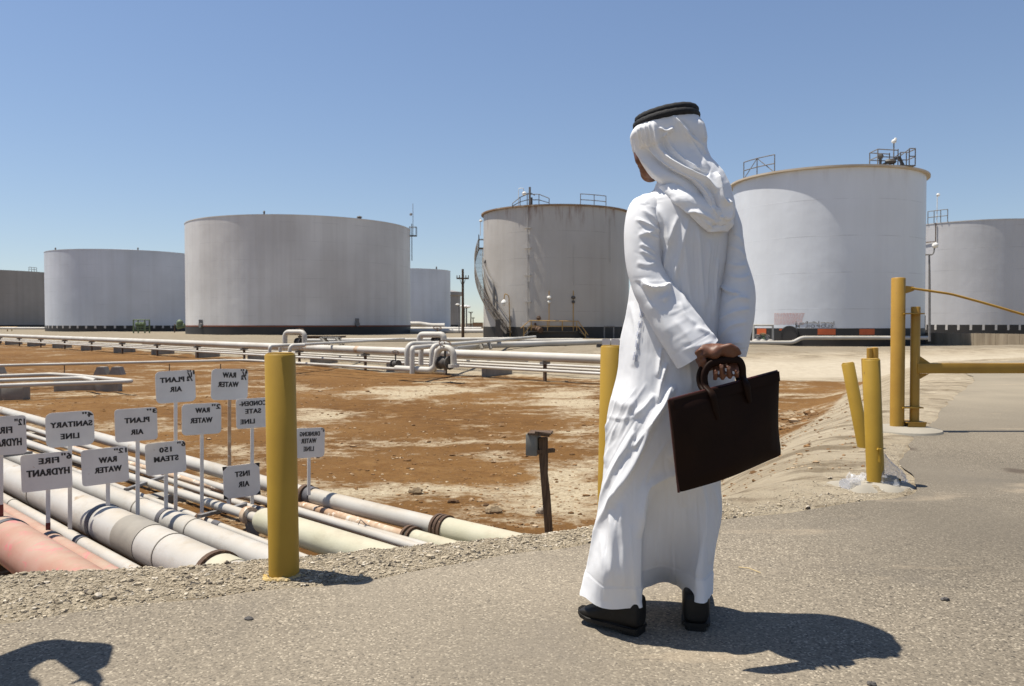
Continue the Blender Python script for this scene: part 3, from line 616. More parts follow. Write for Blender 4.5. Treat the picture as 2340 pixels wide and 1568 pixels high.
# --- spiral stair tank
def t3():
    T = T3; zb = T.c.z; H = T.H; a_c = math.atan2(-T.c.y, -T.c.x)      # facing the camera
    ph = lambda deg: a_c-R(deg)                                       # degrees to the left of the facing point
    n = 60; a0, a1 = 34, 103; zs = lambda k: zb+.5+(H*.74-.5)*k/n
    mb = MB(); guard = MB(); gl = []
    inn = [cylp(T, ph(a0+(a1-a0)*k/n), zs(k), .12) for k in range(n+1)]; out = [cylp(T, ph(a0+(a1-a0)*k/n), zs(k), .95) for k in range(n+1)]
    for pts in (inn, out):
        for A, B in zip(pts[:-1], pts[1:]): mb.bar(A, B, .05, .22)
    for k in range(n):
        A, B = (inn[k]+inn[k+1])/2, (out[k]+out[k+1])/2; mb.bar(A, B, .24, .04)
    mb.build("spiral_stair", M_RAIL, T.o, smooth=False)
    rows = [[p+Vector((0, 0, 1.15*j/4)) for p in out] for j in range(5)]
    guard.tube(rows[4], .035, 5); guard.tube(rows[2], .022, 4)
    for k in range(0, n, 1):
        for j in range(4):
            guard.bar(rows[j][k], rows[j+1][k+1], .016); guard.bar(rows[j+1][k], rows[j][k+1], .016)
    for k in range(0, n+1, 5): guard.tube([out[k], out[k]+Vector((0, 0, 1.15))], .03, 5)
    guard.tube([p+Vector((0, 0, 1.1)) for p in inn], .03, 5)
    guard.build("mesh_guard", M_RAIL, T.o, smooth=False)
    q = (out[-1]+inn[-1])/2; mb = MB(); mb.box(q+Vector((0, 0, .05)), (.85, 1.0, .08))
    for dx in (-.38, .38):
        for dy in (-.45, .45): mb.tube([q+Vector((dx, dy, 0)), q+Vector((dx, dy, 1.5))], .04, 5)
        mb.tube([q+Vector((dx, -.45, 1.5)), q+Vector((dx, .45, 1.5))], .04, 5); mb.tube([q+Vector((-.38, dx*1.1, 1.0)), q+Vector((.38, dx*1.1, 1.0))], .04, 5)
    mb.build("stair_landing", M_DKST, T.o)
    mb = MB(); mb.tube([q+Vector((-.2, -.4, 1.4)), q+Vector((-.2, -.4, 3.3))], .04, 6); mb.ball(q+Vector((-.15, -.4, 3.0)), .2, 8, (1, 1, .7)); mb.build("landing_lamp", M_LAMP, T.o)
    # stand pipes on the shell
    for u, v0, v1, r_ in ((1206, 770, 462, .045), (1392, 600, 500, .02), (1310, 655, 560, .02)):
        a, p = on_tank(T, u); mb = MB(); mb.tube([cylp(T, a, zat(v0, p.y), .1), cylp(T, a, min(zat(v1, p.y), zb+H), .1)], r_, 6)
        if u == 1206:
            for v in (567, 629, 521, 690): mb.box(cylp(T, a, zat(v, p.y), .12), (.75, .12, .08), a+math.pi/2)
        mb.build("stand_pipe", TW2, T.o)
    # inlet pipe running up beside the stair
    a, p = on_tank(T, 1133); pts = [cylp(T, a, zb+2, .25), cylp(T, a, zat(650, p.y), .25)]
    a2, p2 = on_tank(T, 1122); a3, p3 = on_tank(T, 1110)
    pts += [cylp(T, a2, zat(635, p2.y), .25), cylp(T, a3, zat(603, p3.y), .25), cylp(T, a3, zat(595, p3.y), .02)]
    mb = MB(); mb.tube(bend(pts, .6), .13, 8); mb.build("inlet_pipe", M_STEEL, T.o)
    # roof: mast with lamp, steps and railings
    a, p = on_tank(T, 1205); q = cylp(T, a, zb+H, -.6); mb = MB(); mb.tube([q, q+Vector((0, 0, 1.85))], .11, 8)
    mb.bar(q+Vector((0, 0, 1.3)), q+Vector((.5, 0, 1.05)), .08); mb.tube([q+Vector((0, 0, 1.25)), q+Vector((-.4, 0, 1.25))], .04, 6); mb.build("roof_mast", M_STEEL, T.o)
    mb = MB(); mb.ball(q+Vector((-.55, 0, 1.22)), .24, 10, (1, 1, .8)); mb.tube(bend([q+Vector((-1.1, 0, 0)), q+Vector((-1.1, 0, 1.75)), q+Vector((-.6, 0, 1.75)), q+Vector((-.6, 0, 1.4))], .2), .035, 6); mb.build("roof_lamp", M_LAMP, T.o)
    mb = MB(); mb.box(q+Vector((.1, .2, .45)), (.35, .35, .8)); mb.build("gauge_box", M_DKST, T.o)
    mb = MB(); z = zb+H
    xs = [-1.7, -.95, -.25, .9, 1.9]; hs = [.05, .75, 1.0, .95, .25]
    tops = [q+Vector((x, 0, h)) for x, h in zip(xs, (.25, .85, 1.15, 1.15, .75))]; lows = [q+Vector((x, 0, h)) for x, h in zip(xs, (0, .4, .6, .6, .3))]
    for L in (tops, lows):
        for A, B in zip(L[:-1], L[1:]): mb.tube([A, B], .04, 5)
    for A in tops: mb.tube([A, Vector((A.x, A.y, z-.1))], .04, 5)
    mb.build("step_railing", M_RAIL, T.o)
    railing(T, on_tank(T, 1328)[0], on_tank(T, 1388)[0], z-.05, 1.12, -.25, "railing", M_RAIL, 2, .04)
    # manifold platform in front
    p0 = P(1200, 760, T.c.y-T.r*1.0-.2); y = p0.y; X = lambda u: P(u, 760, y).x; Z = lambda v: zat(v, y)
    mb = MB(); s = y/F
    mb.box((X(1264), y+.45, Z(758)), (X(1320)-X(1212), 1.0, .08)); mb.build("platform_deck", M_DKST, T.o)
    mb = MB(); th = .045
    top = [(1190, 750), (1211, 732.5), (1321, 734), (1344, 766)]; low = [(1196, 765), (1212, 745), (1321, 746), (1337, 768)]
    for L in (top, low):
        for (ua, va), (ub, vb) in zip(L[:-1], L[1:]): mb.tube([Vector((X(ua), y, Z(va))), Vector((X(ub), y, Z(vb)))], th, 6)
    for u, v0, v1 in ((1197, 772, 746), (1214, 756, 733), (1251, 756, 733), (1285, 756, 733), (1318, 756, 734), (1338, 774, 757)): mb.tube([Vector((X(u), y, Z(v0))), Vector((X(u), y, Z(v1)))], th, 6)
    mb.build("platform_railing", M_YRAIL, T.o)
    mb = MB()
    for k in range(5):
        mb.box((X(1327+k*4), y+.4, Z(759+k*3.2)), (.24, .8, .05))
    mb.build("platform_steps", M_STEEL, T.o); mb = MB()
    for k in range(5): mb.box((X(1208-k*3.4), y+.4, Z(759+k*3.2)), (.24, .8, .05))
    mb.build("platform_steps", M_STEEL, T.o)
    for u in (1255, 1310.5):
        mb = MB(); mb.tube([Vector((X(u), y+.3, Z(757))), Vector((X(u), y+.3, Z(664)))], .05, 6); mb.build("lamp_pole", M_YRAIL, T.o)
        mb = MB(); mb.ball((X(u), y+.25, Z(680)), .22, 8, (1, 1, .8)); mb.ball((X(u), y+.25, Z(690)), .17, 8); mb.build("pole_lamp", M_LAMP if u < 1300 else M_DKST, T.o)
    mb = MB(); mb.tube([Vector((X(1232), y+.6, Z(757))), Vector((X(1232), y+.6, Z(718)))], .12, 8); mb.ball((X(1232), y+.6, Z(727)), .28, 8)
    mb.tube([Vector((X(1223), y+.5, Z(757))), Vector((X(1223), y+.5, Z(738)))], .1, 8); mb.ball((X(1223), y+.5, Z(750)), .3, 8); mb.tube([Vector((X(1221), y+.9, Z(749))), Vector((X(1236), y-.2, Z(755)))], .28, 10); mb.build("outlet_valve", M_RUSTD, T.o)
    mb = MB(); mb.box((X(1203), y+.3, Z(740)), (.75, .3, .3)); mb.build("junction_box", M_LAMP, T.o)
    # lamp on a crook at the foot of the stair
    y = T.c.y-T.r*.80; X = lambda u: P(u, 760, y).x; Z = lambda v: zat(v, y)
    mb = MB(); mb.tube(bend([Vector((X(1166), y, Z(772))), Vector((X(1163), y, Z(676))), Vector((X(1153), y, Z(670))), Vector((X(1152), y, Z(684)))], .5), .05, 6); mb.build("lamp_crook", M_YRAIL, T.o)
    mb = MB(); mb.lathe((X(1152), y, Z(692)), [(.3, 0), (.26, .15), (.1, .3)], 10); mb.ball((X(1151), y, Z(695)), .2, 8); mb.build("crook_lamp", M_LAMP, T.o)
    mb = MB(); mb.box((X(1141), y, Z(752)), (.75, .5, 1.9)); mb.build("stair_cabinet", M_DKST, T.o)
    mb = MB()
    for u in (1377, 1398): mb.tube([Vector((X(u), y-1.5, Z(778))), Vector((X(u), y-1.5, Z(746)))], .07, 6)
    mb.tube([Vector((X(1376), y-1.5, Z(746))), Vector((X(1399), y-1.5, Z(746)))], .07, 6); mb.build("hose_frame", M_STEEL, T.o)
t3()
# --- bright tank on the right
def t4():
    T = T4; zb = T.c.z; H = T.H; z = zb+H
    a0 = on_tank(T, 1700)[0]; a1 = on_tank(T, 1769)[0]
    railing(T, a0, a1, z-.05, 1.22, .1, "railing", M_RAIL, 2, .035, True)
    q = cylp(T, on_tank(T, 2048)[0], z, -.5); mb = MB(); s = q.y/F
    mb.box(q+Vector((.1, 0, .02)), (2.4, 1.2, .06))
    for x in (-1.25, .1, .85, 1.25):
        for y in (-.6, .6): mb.tube([q+Vector((x, y, 0)), q+Vector((x, y, 1.1 if x < .5 else 1.15))], .035, 6)
    for y in (-.6, .6):
        for h in (1.1, .6): mb.tube([q+Vector((-1.25, y, h)), q+Vector((.1, y, h*.93))], .035, 6); mb.tube([q+Vector((.85, y, h*1.04)), q+Vector((1.25, y, h*1.04))], .035, 6)
        mb.tube([q+Vector((.1, y, .55)), q+Vector((.85, y, 1.1))], .035, 6)
    for x in (-1.25, 1.25):
        for h in (1.1, .6): mb.tube([q+Vector((x, -.6, h)), q+Vector((x, .6, h))], .035, 6)
    mb.build("roof_platform", M_RAIL, T.o)
    mb = MB(); mb.ball(q+Vector((-.8, 0, .75)), .22, 8); mb.tube([q+Vector((-.8, 0, 0)), q+Vector((-.8, 0, .8))], .1, 8); mb.ball(q+Vector((-.1, 0, .4)), .26, 8, (1.6, 1, .8)); mb.bar(q+Vector((-.6, 0, .2)), q+Vector((.3, 0, .6)), .16); mb.bar(q+Vector((.45, 0, .7)), q+Vector((.75, 0, .1)), .16); mb.build("roof_valve", M_DKST, T.o)
    mb = MB(); mb.tube([q+Vector((.1, 0, 0)), q+Vector((.1, 0, 1.75))], .04, 6); mb.build("roof_mast", M_STEEL, T.o)
    mb = MB(); mb.ball(q+Vector((.1, 0, 1.75)), .17, 10, (1, 1, .8)); mb.ball(q+Vector((.2, 0, 1.9)), .1, 8); mb.build("roof_lamp", M_LAMP, T.o)
    # orange marks, manhole
    for u, w in ((1741, 27), (1797, 33), (1889, 38), (1981, 35)):
        a, p = on_tank(T, u); v0, v1 = 750.5, 765 if u != 1797 else 756
        da = w/2*p.y/F/T.r; mb = MB(); zt, zl = zb+1.17, zb+1.17-(v1-v0)*p.y/F
        mb.lathe(T.c-Vector((0, 0, T.c.z)), [(T.r+.032, zl), (T.r+.042, zl), (T.r+.042, zt-.03), (T.r+.032, zt-.03)], 4, a-da, a+da); mb.build("orange_mark", M_ORANGE, T.o, smooth=False)
    a, p = on_tank(T, 1806); mb = MB(); q = cylp(T, a, zb+.72, .03); nrm = Vector((math.cos(a), math.sin(a), 0)); mb.tube([q, q+nrm*.18], .62, 28)
    for k in range(20):
        w = 2*math.pi*k/20; t_ = Vector((-nrm.y, nrm.x, 0)); e = q+nrm*.2+t_*math.cos(w)*.54+Vector((0, 0, math.sin(w)*.54)); mb.tube([e-nrm*.05, e+nrm*.03], .03, 6)
    mb.build("manhole", M_BLACK, T.o)
t4()
railing(T7, on_tank(T7, 2118.5)[0], on_tank(T7, 2163)[0], T7.c.z+T7.H, 1.45, .1, "railing", M_RAIL, 3, .045)
a, p = on_tank(T7, 2138); q = cylp(T7, a, T7.c.z+T7.H, 0); mb = MB(); mb.tube([q, q+Vector((0, 0, 3.4))], .045, 6); mb.ball(q+Vector((.1, 0, 3.3)), .22, 8); mb.build("roof_lamp", M_LAMP, T7.o)
mb = MB(); p1, p2 = cylp(T7, on_tank(T7, 2112)[0], T7.c.z+T7.H-2.2, .15), cylp(T7, on_tank(T7, 2137)[0], T7.c.z+T7.H-2.2, .15)
mb.tube([p1, p2, p2+Vector((0, 0, 2.2))], .06, 6); mb.build("roof_drain", M_RUSTD, T7.o)

# lettering stencilled on the bright tank (the negative is flopped, so it reads backwards)
def letters(txt, o, right, up, w, h, m, name="lettering", parent=None, bold=.02):
    """mirrored text inside a w x h box centred on o; right/up span its plane"""
    cu = bpy.data.curves.new("txt", 'FONT'); cu.body = txt; cu.align_x = 'CENTER'; cu.size = 1; cu.offset = bold; cu.space_character = 1.12
    ob = bpy.data.objects.new("txt", cu); link(ob); dg = bpy.context.evaluated_depsgraph_get(); me = bpy.data.meshes.new_from_object(ob.evaluated_get(dg))
    vs = np.array([q.co[:] for q in me.vertices]); fs = [list(p.vertices) for p in me.polygons]
    bpy.data.objects.remove(ob); bpy.data.curves.remove(cu); bpy.data.meshes.remove(me)
    mn, mx = vs.min(0), vs.max(0); c = (mn+mx)/2; sz = mx-mn
    return [o-right*((q[0]-c[0])/sz[0]*w)+up*((q[1]-c[1])/sz[1]*h) for q in vs], fs
def shell_text(T, txt, u, v, wpx, hpx, m, name):
    a, p = on_tank(T, u); s = p.y/F; mb = MB()
    vs, fs = letters(txt, Vector((0, 0, 0)), Vector((1, 0, 0)), Vector((0, 0, 1)), wpx*s, hpx*s, m)
    z = zat(v, p.y); mb.add([cylp(T, a+q.x/T.r, z+q.z, .006) for q in vs], fs); mb.build(name, m, T.o, smooth=False)
for w_, u_, k_ in (("SLOP", 1885, 36), ("OIL", 1851, 22), ("M", 1823, 10)): shell_text(T4, w_, u_, 745.5, k_, 7, M_STEEL, "lettering")
def script_line():
    a, p = on_tank(T4, 1861); s = p.y/F; z = zat(738, p.y); mb = MB(); rr = random.Random(3)
    q = lambda x, h: cylp(T4, a+x*s/T4.r, z+h*s, .02)
    for x0, x1 in ((-43, -38), (-33, -14), (-12, 10), (13, 42)):
        n = max(3, int((x1-x0)/1.6)); pts = [q(x0+(x1-x0)*k/n, rr.uniform(-1.2, 1.4)) for k in range(n+1)]
        mb.tube(pts, .022, 5)
        for k in range(3): mb.ball(q(rr.uniform(x0, x1), rr.choice((-3.0, 3.2))), .03, 6)
        if x1-x0 > 8: mb.tube([q(x1-1, 0), q(x1-.6, 4.2)], .022, 5)
    mb.build("script_lettering", M_STEEL, T4.o)
script_line()
mb = MB(); a, p = on_tank(T4, 1800); s = p.y/F
for k in range(9):
    random.seed(50+k); x = -33*s
    while x < 33*s:
        w = random.uniform(2, 7)*s
        mb.lathe(T4.c-Vector((0, 0, T4.c.z)), [(T4.r+.006, zat(741.5-k*3.0, p.y)), (T4.r+.006, zat(739.6-k*3.0, p.y))], 2, a+x/T4.r, a+(x+w)/T4.r)
        x += w+random.uniform(.8, 1.6)*s
mb.build("faded_notice", M_REDINK, T4.o, smooth=False)
# ---------------------------------------------------------------- pipelines
PD = Vector((-1.035, 1, 0)).normalized()         # direction the near pipes and the long rows run
PN = Vector((PD.y, -PD.x, 0))                     # across, to the right and away
def along(p, y):                                   # point on the line through p where it reaches y
    return p+PD*((y-p.y)/PD.y)
def pipeline(name, u, v, z, dia, m, label, group, y0=2.0, y1=60, n=18, bands=(), slope=0.0, pts=None, u_end=None):
    ax = G(u, v, z)
    if u_end:
        k_ = (u_end-1170)/F; y0 = (ax.x+1.035*ax.y)/(k_+1.035)
    a = along(ax, y0); b = along(ax, y1)
    a = a+Vector((0, 0, slope*(a.y-ax.y))); b = b+Vector((0, 0, slope*(b.y-ax.y)))
    o = thing(name, a, label, "pipe", group); mb = MB()
    k = 24; line = [a.lerp(b, (i/k)**1.6) for i in range(k+1)]
    if u_end: line = bend([a-Vector((0, 0, 1.5)), a]+line[1:], .3)
    mb.tube(pts or line, dia/2, n); mb.build("pipe_run", m, o)
    for (pn, pu, wid, pm, grow) in bands:          # bands at image column pu
        # solve the position along the axis seen at column pu
        t0, t1 = -3.6, 60.0
        f_ = lambda t: proj(np.array([(ax+PD*t)[:]]))[0][0]
        for _ in range(60):
            tm = (t0+t1)/2
            if f_(tm) > pu: t0 = tm
            else: t1 = tm
        c = ax+PD*t0; mb = MB(); mb.tube([c-PD*wid/2, c+PD*wid/2], dia/2+grow, max(n, 20)); mb.build(pn, pm, o)
    o["_ax"] = [ax.x, ax.y, ax.z]; o["_r"] = dia/2
    return o
NG = "pipes running under the road from the pit"
p_fire12 = pipeline("fire_main", 44, 1251, -.745, .345, M_PINK, "thickest pink fire main at the near left corner of the pit", NG, 2.2, 70, 28, [("band", 20, .075, M_BAND, .006)])
p_fire6 = pipeline("fire_main", 113, 1237, -.83, .175, M_PINK, "thinner pink fire main beside the thickest pink one", NG, 2.2, 70, 22, [("band", 118, .085, M_BAND, .006)])
p_san = pipeline("sanitary_pipe", 185, 1240, -.855, .116, M_PIPE, "slim white pipe between the thinner pink main and the thick white one", NG, 2.2, 70, 20, [("band", 186, .10, M_BAND, .006), ("weld_ring", 30, .02, M_GREYBAND, .006)])
p_raw12 = pipeline("raw_water_pipe", 311, 1228, -.745, .33, M_PIPE, "thick white raw water pipe with a broad grey patch", NG, 2.2, 70, 32,
                   [("band", 241, .085, M_BAND, .006), ("grey_patch", 323, .47, M_GREYBAND, .006), ("weld_ring", 100, .02, M_GREYBAND, .006), ("weld_ring", 395, .012, M_GREYBAND, .006), ("coupling", 498, .05, M_RUSTD, .022), ("end_sleeve", 520, .20, M_CREAM, .006)])
p_steam = pipeline("steam_pipe", 382, 1187, -.80, .215, M_PIPE, "white steam pipe right of the thick raw water pipe", NG, 2.2, 70, 26, [("band", 384, .08, M_BAND, .006), ("weld_ring", 324, .018, M_GREYBAND, .006), ("weld_ring", 446, .012, M_GREYBAND, .006)])
p_air = pipeline("air_pipe", 498, 1200, -.87, .066, M_PIPE, "thin white air pipe with flange bolts beside the steam pipe", NG, 2.2, 70, 14, [("band", 497, .13, M_BAND, .006), ("flange", 458, .05, M_RUSTD, .022), ("rust_patch", 470, .10, M_RUSTP, .002)])
p_air2 = pipeline("air_pipe", 455, 1144, -.87, .052, M_PIPE, "thinnest white pipe, second from the steam pipe", NG, 2.2, 70, 12, [("flange", 516, .04, M_RUSTD, .018), ("flange", 500, .04, M_RUSTD, .018)])
p_air3 = pipeline("air_pipe", 478, 1128, -.865, .07, M_PIPE, "thin dusty white pipe third from the steam pipe", NG, 2.2, 70, 12, [("band", 597, .12, M_BAND, .006)])
p_rust = pipeline("rusty_pipe", 500, 1110, -.87, .062, M_RUSTP, "thin rust streaked pipe left of the drinking water pipe", NG, 2.2, 70, 12)
p_cond = pipeline("condensate_pipe", 519, 1118, -.85, .085, M_PIPE, "medium white condensate pipe next to the drinking water pipe", NG, 2.2, 70, 14)
def bent():
    a = G(519, 1093, -.83); far = along(a, 70); k = G(700, 1131, -.83); b = G(1083, 1223, -.83); c = b+(b-k).normalized()*2.6; r = .098
    o = thing("drinking_water_pipe", k, "white drinking water pipe with a dark clamp, farthest right of the near pipes", "pipe", NG); mb = MB()
    mb.tube(bend([far, k, b+(b-k).normalized()*-.05], 1.5, 8), r-.012, 22); mb.build("pipe_run", M_PIPE, o)
    d = (b-k).normalized(); q = G(1012, 1207, -.83); mb = MB(); mb.tube([q, c], r+.012, 24); mb.build("cream_lagging", M_CREAM, o)
    for w in (-.05, 0, .05):
        mb = MB(); mb.tube([q+d*(w-.016), q+d*(w+.016)], r+.03, 24); mb.build("coupling_ring", M_RUSTD, o)
    mb = MB(); mb.tube([k-d*.03, k+d*.03], r+.018, 22); mb.box(k+Vector((-.12, .02, -.05)), (.12, .1, .09)); mb.build("clamp", M_RUSTD, o)
    mb = MB(); q2 = G(712, 1133, -.83); mb.tube([q2-d*.05, q2+d*.05], r+.002, 22); mb.build("band", M_BAND, o)
    # cream lagged line with a rounded end, its clamp and strut
    e = G(596, 1187, -.76); e2 = G(716, 1226, -.76); d = (e2-e).normalized()
    o = thing("lagged_pipe", e, "cream lagged pipe with a rounded end beside the yellow bollard", "pipe", NG); mb = MB()
    rr = [.02, .07, .10, .115, .12, .12]; ls = [-.03, -.015, .02, .06, .12, 4.2]; mb.tube([e+d*l for l in ls], rr, 28); mb.build("cream_lagging", M_CREAM, o)
    mb = MB(); mb.tube([e-d*9, e+d*.1], .045, 16); mb.build("pipe_run", M_PIPE, o)
    q = e-d*.22; mb = MB(); mb.tube([q-d*.035, q+d*.035], .085, 20); mb.build("clamp", M_RUSTP, o)
    mb = MB(); mb.bar(q+Vector((0, 0, -.02)), q+Vector((.12, -.06, -.42)), .09, .05); mb.build("strut", M_STEEL, o)
    # slim line right of the lagged pipe: rusty, then white, wrapped in wire
    a = G(700, 1172, -.87); b = G(840, 1211, -.87); d = (b-a).normalized()
    o = thing("service_pipe", a, "slim pipe, rusty then white, between the lagged pipe and the drinking water pipe", "pipe", NG); mb = MB()
    mb.tube([a-d*7, G(792, 1198, -.87)], .036, 14); mb.build("rusty_run", M_RUSTP, o); mb = MB(); mb.tube([G(792, 1198, -.87), b+d*3], .037, 14); mb.build("white_run", M_PIPE, o)
    q = G(838, 1210, -.87); mb = MB(); mb.tube([q-d*.015, q+d*.015], .042, 14); mb.tube([q+Vector((0, 0, .04)), q+Vector((-.05, -.03, .10)), q+Vector((-.09, -.02, .02))], .006, 5); mb.build("wire_wrap", M_STEEL, o)
    a = G(880, 1230, -.93); b = G(975, 1239, -.93); d = Vector((.72, -.69, 0))
    o = thing("buried_pipe", b, "half hidden pipe end with a rusty coupling at the gravel edge", "pipe", NG); mb = MB(); mb.tube([b-d*.25, b+d*1.6], .085, 18); mb.build("pipe_run", M_CREAM, o)
    for w in (-.27, -.2): mb = MB(); mb.tube([b+d*w, b+d*(w+.03)], .11, 20); mb.build("coupling_ring", M_RUSTD, o)
    mb = MB(); mb.tube([b+d*-.25, b+d*-2.2], .05, 12); mb.build("rusty_run", M_RUSTP, o)
bent()
# supports under the near pipes
def sleeper(c, L, w, h, ang, label, group="concrete sleepers under the pipes"):
    mb = MB(); mb.box((0, 0, h/2), (L, w, h), None, min(.015, h*.1)); o = mb.build("concrete_sleeper", M_CONC); o.location = c; o.rotation_euler = (0, 0, ang)
    return tag(o, label, "concrete sleeper", group)
CA = math.atan2(PN.y, PN.x)
for y, lab in ((9.1, "long concrete sleeper nearest the road, under the near pipes"), (14.2, "long concrete sleeper under the near pipes, behind the sanitary sign"), (20.5, "long concrete sleeper farthest back under the near pipes")):
    c = along(G(260, 1150, -.95), y); sleeper((c.x+.3, c.y+.3, FLOOR-.12), 3.6, .3, .22, CA, lab)
q = G(440, 1110, -.86)
def strut(u0, v0, u1, v1, z0, z1, w, label):
    a, b = G(u0, v0, z0), G(u1, v1, z1); mb = MB(); mb.bar(a, b, w, w*.6); o = mb.build("pipe_strut", M_STEEL); tag(o, label, "strut", "steel struts lying across the near pipes")
strut(288, 1119, 378, 1088, -.72, -.78, .05, "dark grey strut crossing between the steam sign post and the plant air post")
strut(5, 1042, 70, 1034, -.62, -.66, .06, "pale bar crossing the pipes behind the leftmost signs")
strut(455, 1180, 560, 1153, -.80, -.84, .05, "short rusty bar lying by the raw water sign post")

# ---------------------------------------------------------------- long rows across the pit
LG = "long pipe rows across the far side of the pit"
row_hi = pipeline("long_pipe", 1196, 814, -.17, .33, M_PIPEF, "long raised white pipe on T posts, highest of the rows", LG, 12, 170, 18, u_end=1575, bands=[("rust_stain", 818, .3, M_RUSTP, .002), ("weld_ring", 690, .06, M_RUSTP, .004), ("weld_ring", 697, .06, M_RUSTP, .004), ("weld_ring", 704, .06, M_RUSTP, .004)])
for i, dv in enumerate((-6.5, 0, 6.5)):
    pipeline("long_pipe", 1196, 838+dv, -.62+.02*i, .105, M_PIPEF, ("upper white pipe of the low bundle along the brown ground", "middle white pipe of the low bundle along the brown ground", "lowest white pipe of the low bundle along the brown ground")[i], LG, 12, 170, 12, u_end=1560-15*i)
pipeline("long_pipe", 840, 808, -.46, .13, M_PIPEF, "white pipe between the raised pipe and the low bundle", LG, 32.5, 60, 12)
ax = Vector(row_hi["_ax"]); first = None
for k in range(22):
    p = along(ax, 25.4+k*3.72*(1+.01*k)); z0 = tz(p.x, p.y)-.08
    if first is None:
        o = thing("pipe_support", (p.x, p.y, z0), "", "pipe support"); H_ = -.17-.165-z0
        mb = MB(); mb.box(Vector((p.x, p.y, z0+H_/2)), (.1, .1, H_), CA); mb.build("post", M_RUSTD, o)
        mb = MB(); mb.box(Vector((p.x, p.y, z0+H_-.05)), (.42, .14, .1), CA); mb.build("crossbar", M_STEEL, o); first = o; fh = H_
    else:
        o = copy_tree(first); o.location = (p.x, p.y, z0); o.scale = (1, 1, (-.17-.165-z0)/fh)
    o["label"] = "rusty T shaped post carrying the long raised white pipe"; o["group"] = "T posts under the raised pipe"
ax = G(1196, 838, -.62); first = None
for k in range(20):
    p = along(ax, 23.7+k*4.1*(1+.012*k))
    if p.x/p.y > .12: continue
    z0 = tz(p.x, p.y)-.12
    if first is None: o = first = sleeper((p.x, p.y, z0), 1.5, .26, .1, CA, "x")
    else: o = first.copy(); link(o)
    mbh = (-.68-z0)
    o.location = (p.x+.25*PN.x, p.y+.25*PN.y, z0); o.scale = (1, 1, mbh/.1)
    o["label"] = "grey concrete block carrying the low bundle of white pipes"; o["group"] = "concrete blocks under the low bundle"
# low pair on the left, joining the rows
def lowpair():
    for i, (dz, lab) in enumerate(((0, "upper pipe of the low pair crossing the left of the pit"), (-.12, "lower pipe of the low pair crossing the left of the pit"))):
        z = -.66+dz; a = G(-140, 838.5+i*1.0, z); b = G(560, 823, z); c = along(b+Vector((.6, .2, 0)), b.y-9); c.z = z; o = thing("low_pipe", b, lab, "pipe", LG)
        mb = MB(); mb.tube(bend([a, b, c], .8), .056, 12); mb.build("pipe_run", M_PIPEF, o)
    for u in (147, 387, 504):
        a = G(u, 833, -.7); mb = MB(); mb.tube([Vector((a.x, a.y, tz(a.x, a.y)-.1)), Vector((a.x, a.y, -.68))], .022, 6); o = mb.build("support_rod", M_RUSTD); tag(o, "thin rusty rod under the low pair of pipes", "support rod", "rods under the low pair")
    for u, lab in ((240, "left of the two trapezoid concrete saddles under the low pair"), (274, "right of the two trapezoid concrete saddles under the low pair"), (3, "trapezoid concrete saddle at the left edge under the low pair")):
        a = G(u, 838, -.8); z0 = tz(a.x, a.y)-.1; w = .36; mb = MB()
        mb.prism([(a.x-w*.9, a.y-.25, z0), (a.x+w*.9, a.y-.25, z0), (a.x+w*.45, a.y-.25, -.79), (a.x-w*.35, a.y-.25, -.79)], (0, 1, .0), .4); tag(mb.build("concrete_saddle", M_CONC), lab, "concrete saddle", "saddles under the low pair")
    z = -.66
    g = lambda u, v: G(u, v, z)
    o = thing("looped_pipe", g(200, 860), "white pipe loop with a sharp elbow, low on the left of the pit", "pipe", "looped pipes low on the left"); mb = MB()
    mb.tube(bend([g(-260, 869), g(120, 855.5), g(172, 858.5), g(303, 871.5), g(276, 872.5), g(-260, 891)], .28, 6), .062, 14); mb.build("pipe_run", M_PIPEF, o)
    o = thing("looped_pipe", g(100, 868), "inner white pipe nested inside the sharp elbowed loop", "pipe", "looped pipes low on the left"); mb = MB()
    mb.tube(bend([g(-260, 878), g(190, 863.8), g(207, 867), g(218, 870)], .25, 6), .058, 14); mb.build("pipe_run", M_PIPEF, o)
    for u, v, w, d, h, lab in ((24, 914, .62, .34, .36, "tall concrete block under the looped pipes at the left edge"), (-12, 914, .3, .3, .36, "concrete block cut by the left edge of the view"), (170, 893, 1.45, .3, .24, "long low concrete block under the looped pipes"), (240, 895, .72, .3, .26, "dark short concrete block near the elbow of the looped pipes")):
        p = G(u, v, FLOOR+.02); mb = MB(); mb.box((p.x, p.y+.25, FLOOR-.1+(-.73-FLOOR+.1)/2), (w, d, -.73-FLOOR+.1), None, .02); tag(mb.build("concrete_block", M_CONC), lab, "concrete block", "blocks under the looped pipes")
lowpair()
# ---- risers, loops and valves
ED = Vector((.22, 1, 0)).normalized()
VG = "risers and loops on the pipe rows"
def wheel(mb, c, r, tilt=Vector((0, -1, .3))):
    t = tilt.normalized(); x = t.cross(Vector((0, 0, 1))).normalized(); y = t.cross(x)
    mb.tube([c+(x*math.cos(a)+y*math.sin(a))*r for a in np.linspace(0, 2*math.pi, 17)], .02, 5)
    for a in (0, 1.57): mb.bar(c-(x*math.cos(a)+y*math.sin(a))*r, c+(x*math.cos(a)+y*math.sin(a))*r, .02)
def valve(o, c, s=1.0):
    mb = MB(); mb.ball(c, .16*s, 10, (1, 1, 1.1)); mb.tube([c, c+Vector((0, 0, .55*s))], .035*s, 6); mb.tube([c-PD*.2*s, c+PD*.2*s], .13*s, 10)
    mb.tube([c-PD*.22*s, c-PD*.17*s], .2*s, 12); mb.tube([c+PD*.17*s, c+PD*.22*s], .2*s, 12); mb.build("valve_body", M_DKST, o)
    mb = MB(); wheel(mb, c+Vector((0, 0, .55*s)), .17*s, Vector((.2, -.5, 1))); mb.build("handwheel", M_RUSTD, o)
